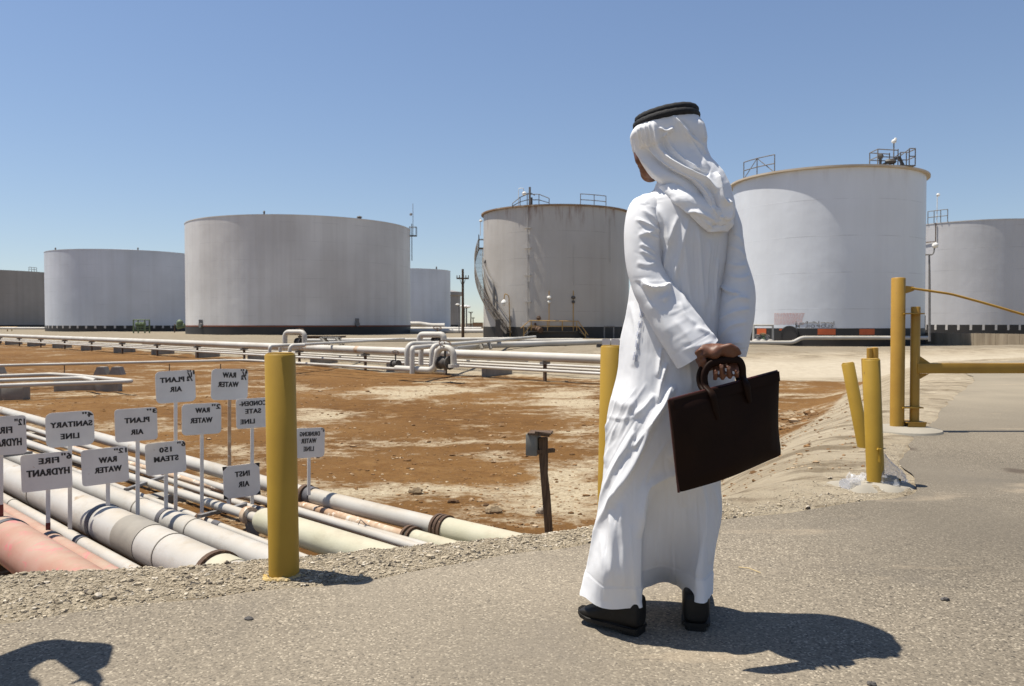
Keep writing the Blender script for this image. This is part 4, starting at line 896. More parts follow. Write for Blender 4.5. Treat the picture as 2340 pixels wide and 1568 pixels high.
def riser(u, v0, v1, d, run, r, label, side=None):
    a = P(u, v0, d); b = P(u, v1, d); o = thing("pipe_riser", a, label, "pipe", VG); mb = MB()
    pts = [a, b, b+ED*run] if side is None else [a, b, b+side]
    mb.tube(bend(pts, .12 if side is None else .35, 5), r, 12); mb.build("pipe_run", M_PIPEF, o); return o
def invU(uL, uR, vb, vt, d, r, label, vs=1.0, wv=True):
    a, b, c, e = P(uL, vb, d), P(uL, vt, d), P(uR, vt, d-.6), P(uR, vb, d-.6); o = thing("pipe_loop", a, label, "pipe", VG)
    mb = MB(); mb.tube(bend([a, b, c, e], .42*vs, 7), r, 14); mb.build("pipe_run", M_PIPEF, o)
    if wv: valve(o, (a+e)/2+Vector((.25*vs, 0, .12)), vs)
    return o
riser(616.5, 816, 791.5, 33, 16, .07, "left riser of the left frame of pipes, bending toward the tanks")
riser(640, 806, 789, 35, 2.2, .07, "short middle riser of the left frame of pipes", PN*.9)
riser(662, 812, 790, 33.6, 2, .08, "right riser of the left frame of pipes", PN*.7)
invU(651, 696, 787, 759, 41, .13, "arched pipe loop with valve in front of the widest tank", 1.1)
riser(930, 838, 786, 30.5, 2, .10, "tall riser at the left of the middle cluster", PN*1.2)
riser(942, 854, 795.5, 29, 24, .092, "front riser of the middle cluster whose run heads for the tanks")
riser(962, 835, 786, 31.5, 2, .10, "slim riser in the middle of the middle cluster", PN*1.3)
riser(986, 842, 789, 30, 2, .092, "riser with a short elbow, right part of the middle cluster", PN*.85)
invU(959, 1014, 786, 765, 34, .135, "largest arched loop with valve above the middle cluster", 1.0)
def frontloop():
    d = 28.6; o = thing("pipe_loop", P(960, 840, d), "front S shaped loop with handwheel valve at the middle cluster", "pipe", VG); mb = MB()
    mb.tube(bend([P(905, 842, d+1.2), P(985, 846, d), P(995, 838, d-.1), P(1001, 794, d-.2), P(1036, 796, d-.6), P(1037, 838, d-.6)], .33, 7), .112, 14); mb.build("pipe_run", M_PIPEF, o)
    valve(o, P(1017, 829, d-.3), 1.25)
    mb = MB(); mb.tube([P(1037, 833, d-.6), P(1037, 840, d-.6)], .2, 14); mb.build("flange", M_PIPEF, o)
frontloop()
o = thing("gate_valve", P(904, 838, 30.3), "small dark valve standing on the low bundle left of the middle cluster", "valve"); valve(o, P(904, 832, 30.3), .8)
# far rows near the tanks
def hpipe(pts, r, label, name="long_pipe"):
    o = thing(name, pts[0], label, "pipe", "pipes in front of the tanks"); mb = MB(); mb.tube(bend(pts, .5), r, 12); mb.build("pipe_run", M_PIPEF, o); return o
hpipe([P(700, 778.5, 56), P(1185, 775, 58), P(1192, 778, 58)], .14, "level white pipe in front of the stair tank, ending near its platform")
hpipe([P(1040, 796, 38), P(1120, 789, 42), P(1420, 780, 47)], .16, "white pipe climbing to the right toward the stair tank")
hpipe([P(1180, 778, 62), P(1331, 777, 63)], .13, "short white pipe end below the yellow platform")
hpipe([P(935, 741, 150), P(960, 741, 150), P(985, 745, 150), P(1016, 745, 150)], .5, "bundle of pale pipes beyond the widest tank")
hpipe([P(938, 752, 140), P(1100, 752, 140)], .35, "pale pipe crossing the far gap, upper")
hpipe([P(938, 757, 118), P(1104, 757.5, 118)], .35, "pale pipe crossing the far gap, lower")
hpipe([P(-60, 750, 150), P(103, 750.5, 150)], .22, "thin pale pipe at the foot of the shadowed left tank")
for u, lab in ((1205, "dark pipe trestle left of the yellow platform"), (1390, "dark pipe trestle beside the bollard")):
    c = P(u, 790, 44); w = 1.5 if u < 1300 else 1.3; z = tz(c.x, c.y); o = thing("pipe_trestle", (c.x, c.y, z), lab, "trestle", "trestles under the climbing pipe"); zt = zat(784, 44)
    mb = MB(); mb.box((c.x, c.y, zt-.2), (w, .3, .3)); mb.build("beam", M_DKST, o)
    for sx in (-.35, .35): mb = MB(); mb.box((c.x+sx*w, c.y, (zt+z)/2-.15), (.26, .26, zt-z-.1)); mb.build("leg", M_DKST, o)
for u in (1124, 1140, 1172, 1205 + 45, 1269, 1262 + 30):
    c = P(u, 792, 45); z = tz(c.x, c.y); mb = MB(); mb.bar((c.x, c.y, z-.1), (c.x+(.25 if u == 1269 else 0), c.y, zat(786, 45)), .2, .12); tag(mb.build("support_post", M_CONC), "short grey post under the climbing white pipe", "support post", "posts under the climbing pipe")
def stile(u0, u1, v0, v1, d, label):
    o = thing("stile", P((u0+u1)/2, v1, d), label, "stile", "wooden stiles over the pipes"); s = d/F; w = (u1-u0)*s; zt, z0 = zat(v0, d), zat(v1, d); x = P(u0, v0, d).x
    for dy in (0, .8):
        mb = MB(); mb.bar((x, d+dy, zt), (x+.32*w, d+dy-.3, z0), .12, .1); mb.build("stringer", M_CONC, o)
        mb = MB(); mb.bar((x+.72*w, d+dy, zt), (x+w, d+dy-.3, z0), .12, .1); mb.build("stringer", M_CONC, o)
    mb = MB(); mb.box((x+.36*w, d+.4, zt), (.85*w, .9, .07)); mb.build("platform", M_CONC, o)
    for k in range(2): mb = MB(); mb.box((x+(.8+.07*k)*w, d+.25, zt-(zt-z0)*(.35+.3*k)), (.12*w, .8, .05)); mb.build("tread", M_CONC, o)
stile(733, 781, 772, 788, 45, "small grey stile in front of the widest tank")
stile(1093, 1122, 778, 797, 40, "small grey stile at the foot of the stair tank")
mb = MB(); q = P(685, 773, 50); mb.box((q.x+1.4, q.y, zat(769.5, 50)), (2.9, .5, .1)); mb.box((q.x+1.5, q.y, zat(772, 50)), (2.2, .3, .12)); tag(mb.build("timber_plank", M_WOOD), "weathered plank lying before the widest tank", "plank")
# T4 foot: white pipe frame, manifold and the run along its foot
def manifold():
    y = T4.c.y-T4.r*.93-.6; X = lambda u, yy=y: P(u, 760, yy).x; Z = lambda v, yy=y: zat(v, yy)
    o = thing("pipe_goalpost", (X(1744), y, Z(784)), "white pipe goalpost with valves at the left foot of the bright tank", "pipe goalpost"); mb = MB()
    mb.tube([Vector((X(1722), y, Z(785))), Vector((X(1722), y, Z(743.5))), Vector((X(1766), y, Z(743.5))), Vector((X(1766), y, Z(785)))], .085, 8); mb.build("frame", M_PIPE, o)
    for u, h in ((1744, 12), (1752, 8), (1730, 9)):
        mb = MB(); c = Vector((X(u), y, Z(776))); mb.ball(c, .2, 8); mb.tube([Vector((X(u), y, Z(783))), Vector((X(u), y, Z(776-h)))], .06, 6); wheel(mb, Vector((X(u), y, Z(776-h))), .2, Vector((0, -.3, 1))); mb.build("valve", M_GREEN if u == 1744 else M_STEEL, o)
    for u in (1726, 1741, 1758): mb = MB(); mb.ball((X(u), y-.1, Z(781)), .22, 8, (1.3, 1, .9)); mb.build("fitting", M_PIPE, o)
    mb = MB(); yy = T4.c.y-T4.r-.45; mb.tube(bend([Vector((X(1640, yy), yy, Z(783.5, yy))), Vector((X(1813, yy), yy, Z(783, yy))), Vector((X(1831, yy), yy, Z(772, yy))), Vector((X(2000, yy), yy, Z(772, yy))), Vector((X(2122, yy), yy, Z(772.5, yy)))], .3), .13, 12); o2 = mb.build("foot_pipe", M_PIPE); tag(o2, "white pipe stepping up along the black foot of the bright tank", "pipe")
manifold()
# green valve rack and pump by the second tank
def rack():
    d = 120; X = lambda u: P(u, 740, d).x; Z = lambda v: zat(v, d)
    o = thing("valve_rack", (X(318), d, Z(766)), "pale green pipe rack in front of the second tank from the left", "valve rack")
    mb = MB()
    for u in (305, 331):
        for dy in (0, 1.5): mb.tube([Vector((X(u), d+dy, Z(767))), Vector((X(u), d+dy, Z(731)))], .1, 6)
    for v in (731, 748, 754):
        for dy in (0, 1.5): mb.tube([Vector((X(304), d+dy, Z(v))), Vector((X(332), d+dy, Z(v)))], .09, 6)
    mb.build("frame", M_GREEN, o)
    for u in (310, 318, 325): mb = MB(); mb.ball((X(u), d+.5, Z(741)), .35, 8); mb.tube([Vector((X(u), d+.5, Z(754))), Vector((X(u), d+.5, Z(735)))], .09, 6); mb.build("valve", M_GREEN, o)
    d = 105; o = thing("pump", P(412, 748, d), "small green pump between the two left tanks", "pump"); mb = MB(); mb.ball(P(411, 738, d), .45, 10); mb.ball(P(408, 744, d), .35, 8); mb.tube([P(405, 748, d), P(422, 744, d)], .3, 8); mb.build("pump_body", M_GREEN, o)
    mb = MB(); mb.tube([P(399, 760, d), P(399, 742, d), P(418, 749, d)], .08, 6); mb.build("stand", M_RUSTD, o)
    d = 160; mb = MB(); mb.tube([P(-20, 747.5, d), P(40, 747.5, d)], .12, 6)
    for u in (17, 27): mb.tube([P(u, 758, d), P(u, 747.5, d)], .1, 6)
    tag(mb.build("barrier", M_YRAIL), "thin yellow barrier rail at the far left", "barrier")
rack()
mb = MB(); wl = P(2098, 760, 56); wr_ = Vector((wl.x+17, 49, 0)); zb_ = -.5
def conc_wall():
    d0, d1 = 57.0, 46.0; a = P(2112, 762, d0); b = P(2420, 760, d1); a.z = b.z = 0; za = zat(760, d0); zb2 = zat(760, d1)
    mb = MB(); n = 12
    for k in range(n):
        p, q = a.lerp(b, k/n), a.lerp(b, (k+1)/n); d = (q-p).normalized(); q = q-d*.02; up = Vector((0, 0, 1)); nn = Vector((d.y, -d.x, 0))
        zt = za+(zb2-za)*k/n*0; lo = -.9
        vs = [p+up*lo, q+up*lo, q+up*za, p+up*za]; vs += [w-nn*.3 for w in vs]
        mb.add(vs, [(0, 1, 2, 3), (7, 6, 5, 4), (3, 2, 6, 7), (0, 3, 7, 4), (1, 5, 6, 2)])
    t = NT("stained_concrete_wall"); v = t.map((1, 1, .12)); col = t.mix(t.ramp(t.noise(1.6, 6, .6, v), (.35, 0.), (.65, 1.)), (.32, .265, .19), (.20, .155, .105)); col = t.mix(t.ramp(t.noise(.7, 6), (.4, 0.), (.7, .5)), col, (.14, .11, .075))
    o = mb.build("concrete_wall", t.done(col, .95, t.bump(t.noise(12), .3, .02)), smooth=False); tag(o, "stained low concrete wall at the right edge below the grey tank", "wall")
conc_wall()
# ---------------------------------------------------------------- signs on posts
SR = Vector((1, .62, 0)).normalized(); SN = Vector((SR.y, -SR.x, 0))     # plates face back along the pipes
SGN = random.Random(5)
def sign(rect, skew, post_u, base_v, zb, lines, label, corner=.035, rusty=None, redfoot=False, black_corners=False, hideR=None, bv=None):
    u0, u1, v0, v1 = rect; base = G(post_u, base_v, zb); nrm = SN
    def hit(u, v):
        r = ray(u, v); c = Vector((0, 0, CZ)); t = (base-c).dot(nrm)/r.dot(nrm); return c+r*t
    um, vm = (u0+u1)/2, (v0+v1)/2
    L, Rr = hit(u0, vm), hit(u1, vm); o0 = hit(um, vm); w = (Rr-L).length; h = (hit(um, v0)-hit(um, v1)).length
    skew = skew+R(SGN.uniform(-2.2, 2.2)); right = SR; up = (Vector((0, 0, 1))+SR*skew*.0).normalized()
    rot = Matrix.Rotation(skew, 3, SN); right = rot @ right; up = rot @ up
    o = thing("pipe_sign", base, label, "sign", "stencilled pipe signs in the pit")
    # plate with rounded corners
    poly = []
    for (sx, sy, a0) in ((1, 1, 0), (-1, 1, 90), (-1, -1, 180), (1, -1, 270)):
        for k in range(5):
            a = R(a0+k*22.5); poly.append(o0+right*(sx*(w/2-corner)+corner*math.cos(a))+up*(sy*(h/2-corner)+corner*math.sin(a)))
    mb = MB(); mb.prism(poly, nrm, .006); pl = mb.build("plate", M_SIGN, o, smooth=False)
    vs, fs = [], []
    for (txt, cx, cy, tw, th) in lines:
        mb = MB()
        c = o0+right*((cx-.5)*w)+up*((.5-cy)*h)+nrm*.0045
        v_, f_ = letters(txt, c, right, up, tw*w, th*h*1.08, M_INK, bold=.03); k_ = tw*w/max(len(txt), 2)*.055
        mb.add([q+right*k_ for q in v_], f_); mb.add([q-right*k_+nrm*.0004 for q in v_], f_); mb.build("lettering", M_INK, pl, smooth=False)
    if black_corners:
        mb = MB(); k = corner*1.25
        for sx, sy in ((1, 1), (-1, 1), (-1, -1), (1, -1)):
            c = o0+right*(sx*w/2)+up*(sy*h/2)
            mb.prism([c+right*.004*sx, c-right*sx*k*1.25, c-up*sy*k*1.25], nrm, .007)
        mb.build("black_corner", M_INK, pl, smooth=False)
    pc = o0-up*(h*.5); top = o0+right*((base-o0).dot(SR))*0
    tp = hit(post_u, v1-4)-nrm*.016
    mb = MB(); mb.bar(base-nrm*.016-Vector((0, 0, .03)), tp, .034, .012, up=nrm); mb.build("post", M_RUSTP if rusty else M_SIGN, o, smooth=False)
    if redfoot:
        mb = MB(); b0 = base-nrm*.016; mb.bar(b0-Vector((0, 0, .03)), b0.lerp(tp, .18), .037, .015, up=nrm); mb.build("red_foot", paint("dark_red_paint", (.16, .03, .025)), o, smooth=False)
    return o
sk = .0
sign((-38, 61, 951, 1040), .0, 2, 1180, -.57, [("12''", .85, .17, .24, .16), ("FIRE", .47, .36, .40, .16), ("HYDRANT", .46, .68, .84, .18)], "white 12 inch fire hydrant sign cut by the left edge of the view", .03, redfoot=True)
sign((105, 216, 941, 1020), .0, 160, 1210, -.80, [("4''", .87, .11, .22, .14), ("SANITARY", .53, .36, .86, .15), ("LINE", .49, .70, .38, .15)], "white sign reading 4 inch sanitary line", .055)
sign((49, 165, 1035, 1120), .0, 110, 1213, -.75, [("6''", .90, .13, .20, .16), ("FIRE", .55, .21, .40, .15), ("HYDRANT", .53, .52, .84, .17)], "white sign reading 6 inch fire hydrant, below the sanitary sign", .025, redfoot=True)
sign((187, 294, 1024, 1106), .0, 247, 1156, -.58, [("12''", .84, .11, .27, .13), ("RAW", .56, .33, .38, .15), ("WATER", .56, .60, .58, .15)], "white sign reading 12 inch raw water, nearest of the raw water signs", .03)
sign((263, 360, 933, 1008), .0, 315, 1178, -.70, [("3''", .88, .11, .24, .13), ("PLANT", .52, .36, .58, .15), ("AIR", .51, .72, .30, .15)], "white sign reading 3 inch plant air above the steam pipe", .03)
sign((356, 447, 847, 920), .0, 402, 1166, -.845, [("1''", .90, .08, .18, .13), ("\u00bd", .86, .22, .15, .26), ("PLANT", .42, .28, .60, .15), ("AIR", .50, .58, .30, .15)], "white sign reading one and a half inch plant air, tallest at the left", .05)
sign((483, 567, 843, 914), .0, 525, 1150, -.84, [("1''", .88, .08, .18, .13), ("\u00bd", .88, .22, .15, .26), ("RAW", .48, .20, .36, .16), ("WATER", .46, .50, .56, .16)], "highest raw water sign, on a rusty post beside the bollard", .045, rusty=True)
sign((416, 506, 922, 993), .0, 462, 1174, -.84, [("2''", .87, .12, .22, .15), ("RAW", .52, .22, .36, .15), ("WATER", .49, .54, .56, .16)], "white sign reading 2 inch raw water, between the tall plant air and condensate signs", .04)
sign((333, 425, 1010, 1083), .0, 380, 1163, -.69, [("6''", .90, .11, .20, .15), ("150", .50, .24, .30, .15), ("STEAM", .51, .52, .60, .16)], "white sign reading 6 inch 150 steam over the steam pipe", .03)
sign((540, 617, 910, 978), .0, 577, 1148, -.81, [("CONDEN-", .50, .17, .80, .15), ("SATE", .50, .43, .46, .15), ("LINE", .33, .77, .42, .15)], "white condensate line sign half hidden behind the yellow bollard", .03)
sign((511, 594, 1062, 1136), .0, 523, 1166, -.84, [("INST", .52, .28, .40, .16), ("AIR", .55, .60, .30, .16)], "low white sign with black corners reading inst air", .03, black_corners=True)
sign((673, 742, 978, 1046), .0, 707, 1126, -.735, [("6''", .93, .09, .10, .11), ("DRINKING", .50, .20, .66, .14), ("WATER", .47, .43, .50, .15), ("LINE", .47, .70, .34, .15)], "white drinking water line sign just right of the tall bollard", .04)

# ---------------------------------------------------------------- bollards, gate
def bollard(x, y, r, h, label, lean=(0, 0), m=None, cap=True, collar=True, z0=None):
    z0 = tz(x, y)-.02 if z0 is None else z0; o = thing("bollard", (x, y, z0), label, "bollard", "yellow steel bollards")
    t = Vector((x+lean[0], y+lean[1], z0+h)); a = Vector((x, y, z0-.1)); d = (t-a).normalized(); mb = MB(); mb.tube([a, t-d*.006, t], [r, r, r-.005], 40); mb.build("post", m or M_YEL, o)
    mb = MB(); mb.tube([t+d*.001, t+d*.004], r*.86, 28); mb.ball(t, r*.82, 20, (1, 1, .10)); mb.build("cap", m or M_YEL, o)
    if collar:
        mb = MB(); n = 40
        for i in range(n):
            a_ = 2*math.pi*i/n; k = random.uniform(.8, 1.25); mb.ball((x+math.cos(a_)*r*1.1*k, y+math.sin(a_)*r*1.1*k, z0+.012), r*random.uniform(.12, .26), 8, (1.2, 1, .7), .25)
        mb.build("paint_spill", M_YEL if random.random() < 0 else paint("spilled_yellow_paint", (.52, .36, .12), (.36, .28, .16), .9, 9), o)
    return o
b1 = G(650, 1318, 0); bollard(b1.x, b1.y, .0625, .942, "large yellow bollard in the foreground beside the pipe signs", (-.012, 0))
b2 = G(1391, 1213, 0); bollard(b2.x, b2.y, .062, .955, "yellow bollard partly hidden behind the man's robe", (.018, 0), collar=False)
b3 = G(2003, 1108, 0); bollard(b3.x, b3.y, .055, .835, "yellow bollard with litter at its foot on the right", (-.045, 0))
mb = MB(); q = G(1999, 1068, 0); c_ = Vector((b3.x-.006, b3.y-.056, .16)); mb.tube([c_, c_+Vector((0, -.004, .09))], .009, 8); mb.tube([c_+Vector((0, -.004, .08)), c_+Vector((-.02, -.008, .088))], .008, 8); mb.build("welded_peg", M_YEL, bpy.data.objects["bollard.002"])
b4 = G(1981, 1034, -.03); bollard(b4.x, b4.y, .052, .73, "yellow bollard leaning left behind the litter bollard", (-.15, .05), collar=False, z0=tz(b4.x, b4.y)-.02)
for (u, v0, v1, rr, du, lab) in ((1975, 820, 905, .05, -8, "thin ochre post leaning behind the litter bollard"), (1987, 796, 850, .07, 0, "left of the two far yellow posts standing close together"), (1999, 795, 850, .09, 0, "right of the two far yellow posts standing close together")):
    d = 13.5 if du else 20.5; p = P(u+(6 if du else 0), v1, d); t = P(u, v0, d); z = tz(p.x, p.y); mb = MB(); o = thing("bollard", (p.x, p.y, z), lab, "bollard", "yellow steel bollards")
    mb.tube([(p.x, p.y, z-.1), t], rr, 20); mb.ball(t, rr*.9, 12, (1, 1, .2)); mb.build("post", M_YELD, o)
    if not du: mb = MB(); mb.tube([t-Vector((0, 0, .35)), t-Vector((0, 0, .27))], rr*1.25, 16); mb.build("ring", M_YELD, o)

def gate():
    g = P(2050, 985, 7.87); zg = 0.0; d = 7.87; X = lambda u, dd=d: P(u, 800, dd).x; Z = lambda v, dd=d: zat(v, dd)
    o = thing("swing_gate", (g.x, d, zg), "yellow swing gate with tall hinge post and a level boom reaching the right edge", "gate")
    mb = MB(); x0 = X(2052); mb.tube([(x0, d, -.1), (x0-.004, d, Z(637)), (x0-.004, d, Z(635))], [.066, .066, .06], 36); mb.ball((x0-.004, d, Z(635.5)), .058, 20, (1, 1, .1)); mb.build("gate_post", M_YELD, o)
    mb = MB(); xi = X(2089); mb.tube([(xi, d-.02, Z(967)), (xi, d-.02, Z(964)), (xi, d-.02, Z(703)), (xi, d-.02, Z(701))], [.03, .044, .044, .04], 28); mb.build("pivot_post", M_YELD, o)
    for v in (717, 930): mb = MB(); mb.box((X(2078), d-.03, Z(v)), ((2102-2056)*d/F, .13, .012)); mb.build("hinge_strap", M_YELD, o)
    zb = Z(841); hb = (853-830)*d/F; mb = MB(); xe = X(2760); mb.box(((xi+xe)/2, d-.03, zb), (xe-xi, .09, hb), None, .006); mb.build("boom", M_YELD, o)
    mb = MB(); yb = d-.03
    mb.prism([(xi+.03, yb, Z(812)), (X(2122), yb, Z(829.5)), (xi+.03, yb, Z(829.5))], (0, 1, 0), .02); mb.build("gusset", M_YELD, o); mb = MB(); mb.prism([(xi+.03, yb, Z(867)), (xi+.03, yb, Z(853.5)), (X(2120), yb, Z(853.5))], (0, 1, 0), .02); mb.build("gusset", M_YELD, o)
    mb = MB(); mb.prism([(x0+.06, d-.1, Z(984)), (X(2101), d-.1, Z(984)), (X(2108), d-.1, Z(963)), (x0+.06, d-.1, Z(963))], (0, 1, 0), .006); mb.prism([(x0+.06, d+.08, Z(984)), (X(2101), d+.08, Z(984)), (X(2108), d+.08, Z(963)), (x0+.06, d+.08, Z(963))], (0, 1, 0), .006); mb.box(((x0+X(2104))/2+.03, d-.01, Z(963)), (X(2108)-x0-.05, .2, .008)); mb.build("pivot_bracket", M_YELD, o)
    mb = MB(); mb.prism([(x0+.05, d, Z(653)), (X(2085), d, Z(655)), (X(2087), d, Z(664)), (X(2080), d, Z(667)), (x0+.05, d, Z(672))], (0, 1, 0), .016); mb.build("eye_plate", M_YELD, o)
    pts = [(X(2080), d-.01, Z(658)), (X(2086), d-.015, Z(660)), (X(2140), d-.02, Z(668)), (X(2168), d-.02, Z(672)), (X(2250), d-.02, Z(694)), (X(2340), d-.02, Z(721)), (X(2740), d-.03, Z(829))]
    mb = MB(); mb.tube(bend(pts, .25), .012, 10); mb.build("tie_rod", M_YELD, o)
    mb = MB(); mb.lathe((X(2062), d-.05, -.02), [(.36, 0), (.34, .045), (.25, .065), (.02, .07)], 40); q = mb.build("concrete_pad", M_CONCL); q.scale = (1, 1, 1); tag(q, "low domed concrete pad under the yellow gate post", "concrete pad")
gate()
def pad():
    p = G(2004, 1112, 0); mb = MB(); rows = []
    for (r, z) in ((.27, -.01), (.23, .012), (.15, .022), (.02, .024)):
        rows.append([(p.x+r*math.cos(a)*(1+.18*math.sin(3*a+1))-.05, p.y+r*math.sin(a)*.9*(1+.15*math.sin(2*a)), z+.012*math.sin(5*a)*(r > .1)) for a in np.linspace(0, 2*math.pi, 49)[:-1]])
    mb.grid(rows, True); tag(mb.build("concrete_pad", M_CONCL), "crumbled concrete patch around the litter bollard", "concrete pad")
pad()
# litter at the bollard
def litter():
    t = NT("clear_plastic"); m = t.done((.75, .76, .8), .12, None, spec=.6); t.b.inputs["Transmission Weight"].default_value = .55; t.b.inputs["Alpha"].default_value = .5; t.b.inputs["IOR"].default_value = 1.2
    p = G(2034, 1108, 0); mb = MB(); rows = []; rr = random.Random(4); n = 26
    for i in range(15):
        k = i/14; row = []
        for j in range(n):
            a = 2*math.pi*j/n; w = (.085-.075*k**1.6)*(1+.22*math.sin(3*a+5*k)+.14*math.sin(7*a-9*k)+rr.uniform(-.10, .10)); row.append((p.x+w*math.cos(a)*1.25-.05*k, p.y+w*math.sin(a)*.9, .0+.2*k+.01*math.sin(4*a)))
        rows.append(row)
    mb.grid(rows, True); o = mb.build("plastic_bag", m, ang=25); tag(o, "crumpled clear plastic bag slumped against the litter bollard", "plastic bag")
    mb = MB(); mb.ball((p.x+.0, p.y-.01, .035), .04, 10, (1.5, 1, .7), .2); mb.build("contents", paint("rotting_scraps", (.20, .15, .03), (.05, .045, .03), .8, 30), o)
    a, b = G(1930, 1108, .03), G(1957, 1103, .03); mb = MB(); mb.tube([a, b], [.038, .034], 20); mb.tube([a-(b-a)*.02, a], .041, 20); mb.build("plastic_cup", m); tag(bpy.data.objects["plastic_cup"], "white plastic cup lying left of the litter bollard", "cup")
    a = G(1965, 1104, 0); mb = MB(); rows = []
    for i in range(7):
        rows.append([(a.x-.08+.16*i/6, a.y-.05+.09*j/6, .03+.022*math.sin(i*1.9+j)+.02*rr.random()) for j in range(7)])
    mb.grid(rows); mb.build("plastic_wrapper", m); tag(bpy.data.objects["plastic_wrapper"], "torn clear wrapper between the cup and the litter bollard", "wrapper")
    a, b = G(1688, 1296, .012), G(1738, 1309, .008); mb = MB(); mb.tube([a, (a+b)/2+Vector((0, .004, .006)), b], .0022, 6); tag(mb.build("straw", paint("dry_straw", (.55, .42, .22))), "pale dry straw lying on the asphalt right of the man's robe", "straw")
    for u, v, s_, lab in ((569, 1413, .011, "lone dark pebble on the asphalt below the foreground bollard"), (2160, 1290+80, .012, "dark twig shaped pebble on the asphalt at the right"), (1992, 1568-5, .011, "pebble at the bottom edge near the shadow tip")):
        q = G(u, v, .008); mb = MB(); mb.ball(q, s_, 8, (1.4, 1, .7), .25); tag(mb.build("pebble", M_TAPE, smooth=False), lab, "pebble", "stray pebbles on the asphalt")
litter()
# timber post with meter box
def timber():
    d = 6.1; a = P(1254, 1225, d); t = P(1240, 990, d); s = d/F; z0 = tz(a.x, a.y)
    o = thing("timber_post", (a.x, a.y, z0), "dark weathered timber post with a small grey box on its top", "post")
    rows = []; prof = [(P(1254, 1330, d), .062), (P(1254, 1215, d), .062), (P(1248, 1130, d), .064), (P(1243, 1080, d), .058), (P(1242, 1040, d), .070), (P(1241, 1000, d), .072)]
    for q, w in prof: rows.append([(q.x-w/2, q.y-.03, q.z), (q.x+w/2, q.y-.03, q.z), (q.x+w/2, q.y+.03, q.z), (q.x-w/2, q.y+.03, q.z)])
    mb = MB(); mb.grid(rows, True); mb.f.append((20, 21, 22, 23)); mb.build("post", M_WOOD, o, smooth=False)
    c = P(1216, 1015, d); mb = MB(); mb.box((c.x+.01, d+.02, c.z), (.085, .16, .165), R(-14), .004); mb.build("box", paint("grey_box_paint", (.17, .165, .145), (.12, .115, .10), .6, 8), o)
    c = P(1235, 989, d); mb = MB(); mb.box((c.x, d, c.z), (.175, .18, .014), R(-10)); mb.bar(P(1222, 990, d-.08), P(1256, 994, d-.08), .02, .03); mb.build("cap_board", M_WOOD, o, smooth=False)
    mb = MB(); mb.bar(P(1220, 1033, d-.05), P(1266, 1029, d+.03), .03, .03); mb.build("batten", M_WOOD, o, smooth=False)
timber()
# small notice plates behind the second bollard
for u, lab in ((1385, "left of two small grey plates standing behind the second bollard"), (1406, "right of two small grey plates standing behind the second bollard")):
    d = 26; c = P(u, 782, d); mb = MB(); mb.box(c, (18*d/F, .012, 15*d/F)); o = thing("notice_plate", (c.x, c.y, tz(c.x, c.y)), lab, "notice plate", "small plates behind the bollard"); mb.build("plate", M_SIGN, o); mb = MB(); mb.bar((c.x, c.y+.03, tz(c.x, c.y)), (c.x, c.y+.03, c.z), .04); mb.build("post", M_STEEL, o)

# ---------------------------------------------------------------- poles and lamps
def pole(u, v0, v1, d, w, arms, label, m=M_WOOD, cat="utility pole", name="utility_pole"):
    t = P(u, v0, d); z = P(u, v1, d).z-.6; o = thing(name, (t.x, d, z), label, cat, "poles beyond the pit"); mb = MB(); mb.tube([(t.x, d, z), t], [w*.6, w*.42], 10); mb.build("pole", m, o)
    for (v, hw) in arms:
        c = P(u, v, d); mb = MB(); mb.box((c.x, d-w*.5, c.z), (hw*2*d/F, .14, .16)); 
        for k in (-1, -.55, .55, 1): mb.tube([(c.x+k*hw*.93*d/F, d-w*.5, c.z), (c.x+k*hw*.93*d/F, d-w*.5, c.z+.32)], .05, 6)
        mb.build("crossarm", m, o); mb = MB(); mb.bar((c.x-hw*.5*d/F, d-w*.5, c.z), (c.x, d-w*.5, c.z-.9), .05); mb.bar((c.x+hw*.5*d/F, d-w*.5, c.z), (c.x, d-w*.5, c.z-.9), .05); mb.build("brace", m, o)
    return o
pole(1057.5, 615, 766, 84, .28, [(636.5, 14)], "tall dark utility pole with a crossarm between the tanks")
pole(1076, 713, 748, 230, .35, [(714, 5)], "farther utility pole with a short crossarm in the gap between tanks")
pole(1081, 725, 748, 300, .4, [(727, 4)], "farthest tiny utility pole in the gap between tanks")
def lampost(u, v0, v1, d, r, label, heads):
    o = thing("street_lamp", P(u, v1, d), label, "lamp post", "lamp posts beyond the pit"); mb = MB(); mb.tube([P(u, v1+2, d), P(u, v0, d)], r, 8)
    for (du, dv) in heads: mb.tube([P(u, v0+3, d), P(u+du, v0+3+dv*.3, d), P(u+du, v0+dv, d)], r*.7, 6)
    mb.build("pole", M_STEEL, o)
    for (du, dv) in heads: mb = MB(); mb.ball(P(u+du*1.15, v0+dv, d), r*3, 8, (1.5, 1, .7)); mb.build("lamp_head", M_LAMP, o)
lampost(1061, 700, 748, 190, .16, "twin headed lamp post right of the tall utility pole, left one", [(-3, 0), (3, 0)])
lampost(1066, 701, 748, 190, .16, "twin headed lamp post right of the tall utility pole, right one", [(-3, 0), (3, 0)])
lampost(1049, 697, 760, 110, .07, "lamp on a thin pole just left of the tall utility pole", [(-3, -1)])
def flood():
    d = 50; o = thing("floodlight_post", P(2124, 762, d), "slim floodlight post behind the gate, in front of the grey tank", "lamp post", "lamp posts beyond the pit")
    mb = MB(); mb.tube([P(2124, 780, d), P(2124, 640, d), P(2123.5, 582, d)], [.075, .07, .05], 10); mb.tube(bend([P(2115, 582, d), P(2130, 582.5, d), P(2134, 577, d), P(2135.5, 566, d)], .15), .045, 8); mb.build("pole", M_STEEL, o)
    mb = MB(); a, b = P(2131, 564, d), P(2143, 558, d); mb.tube([a, a.lerp(b, .3), a.lerp(b, .8), b], [.08, .17, .15, .07], 12); mb.build("lamp_head", M_LAMP, o)
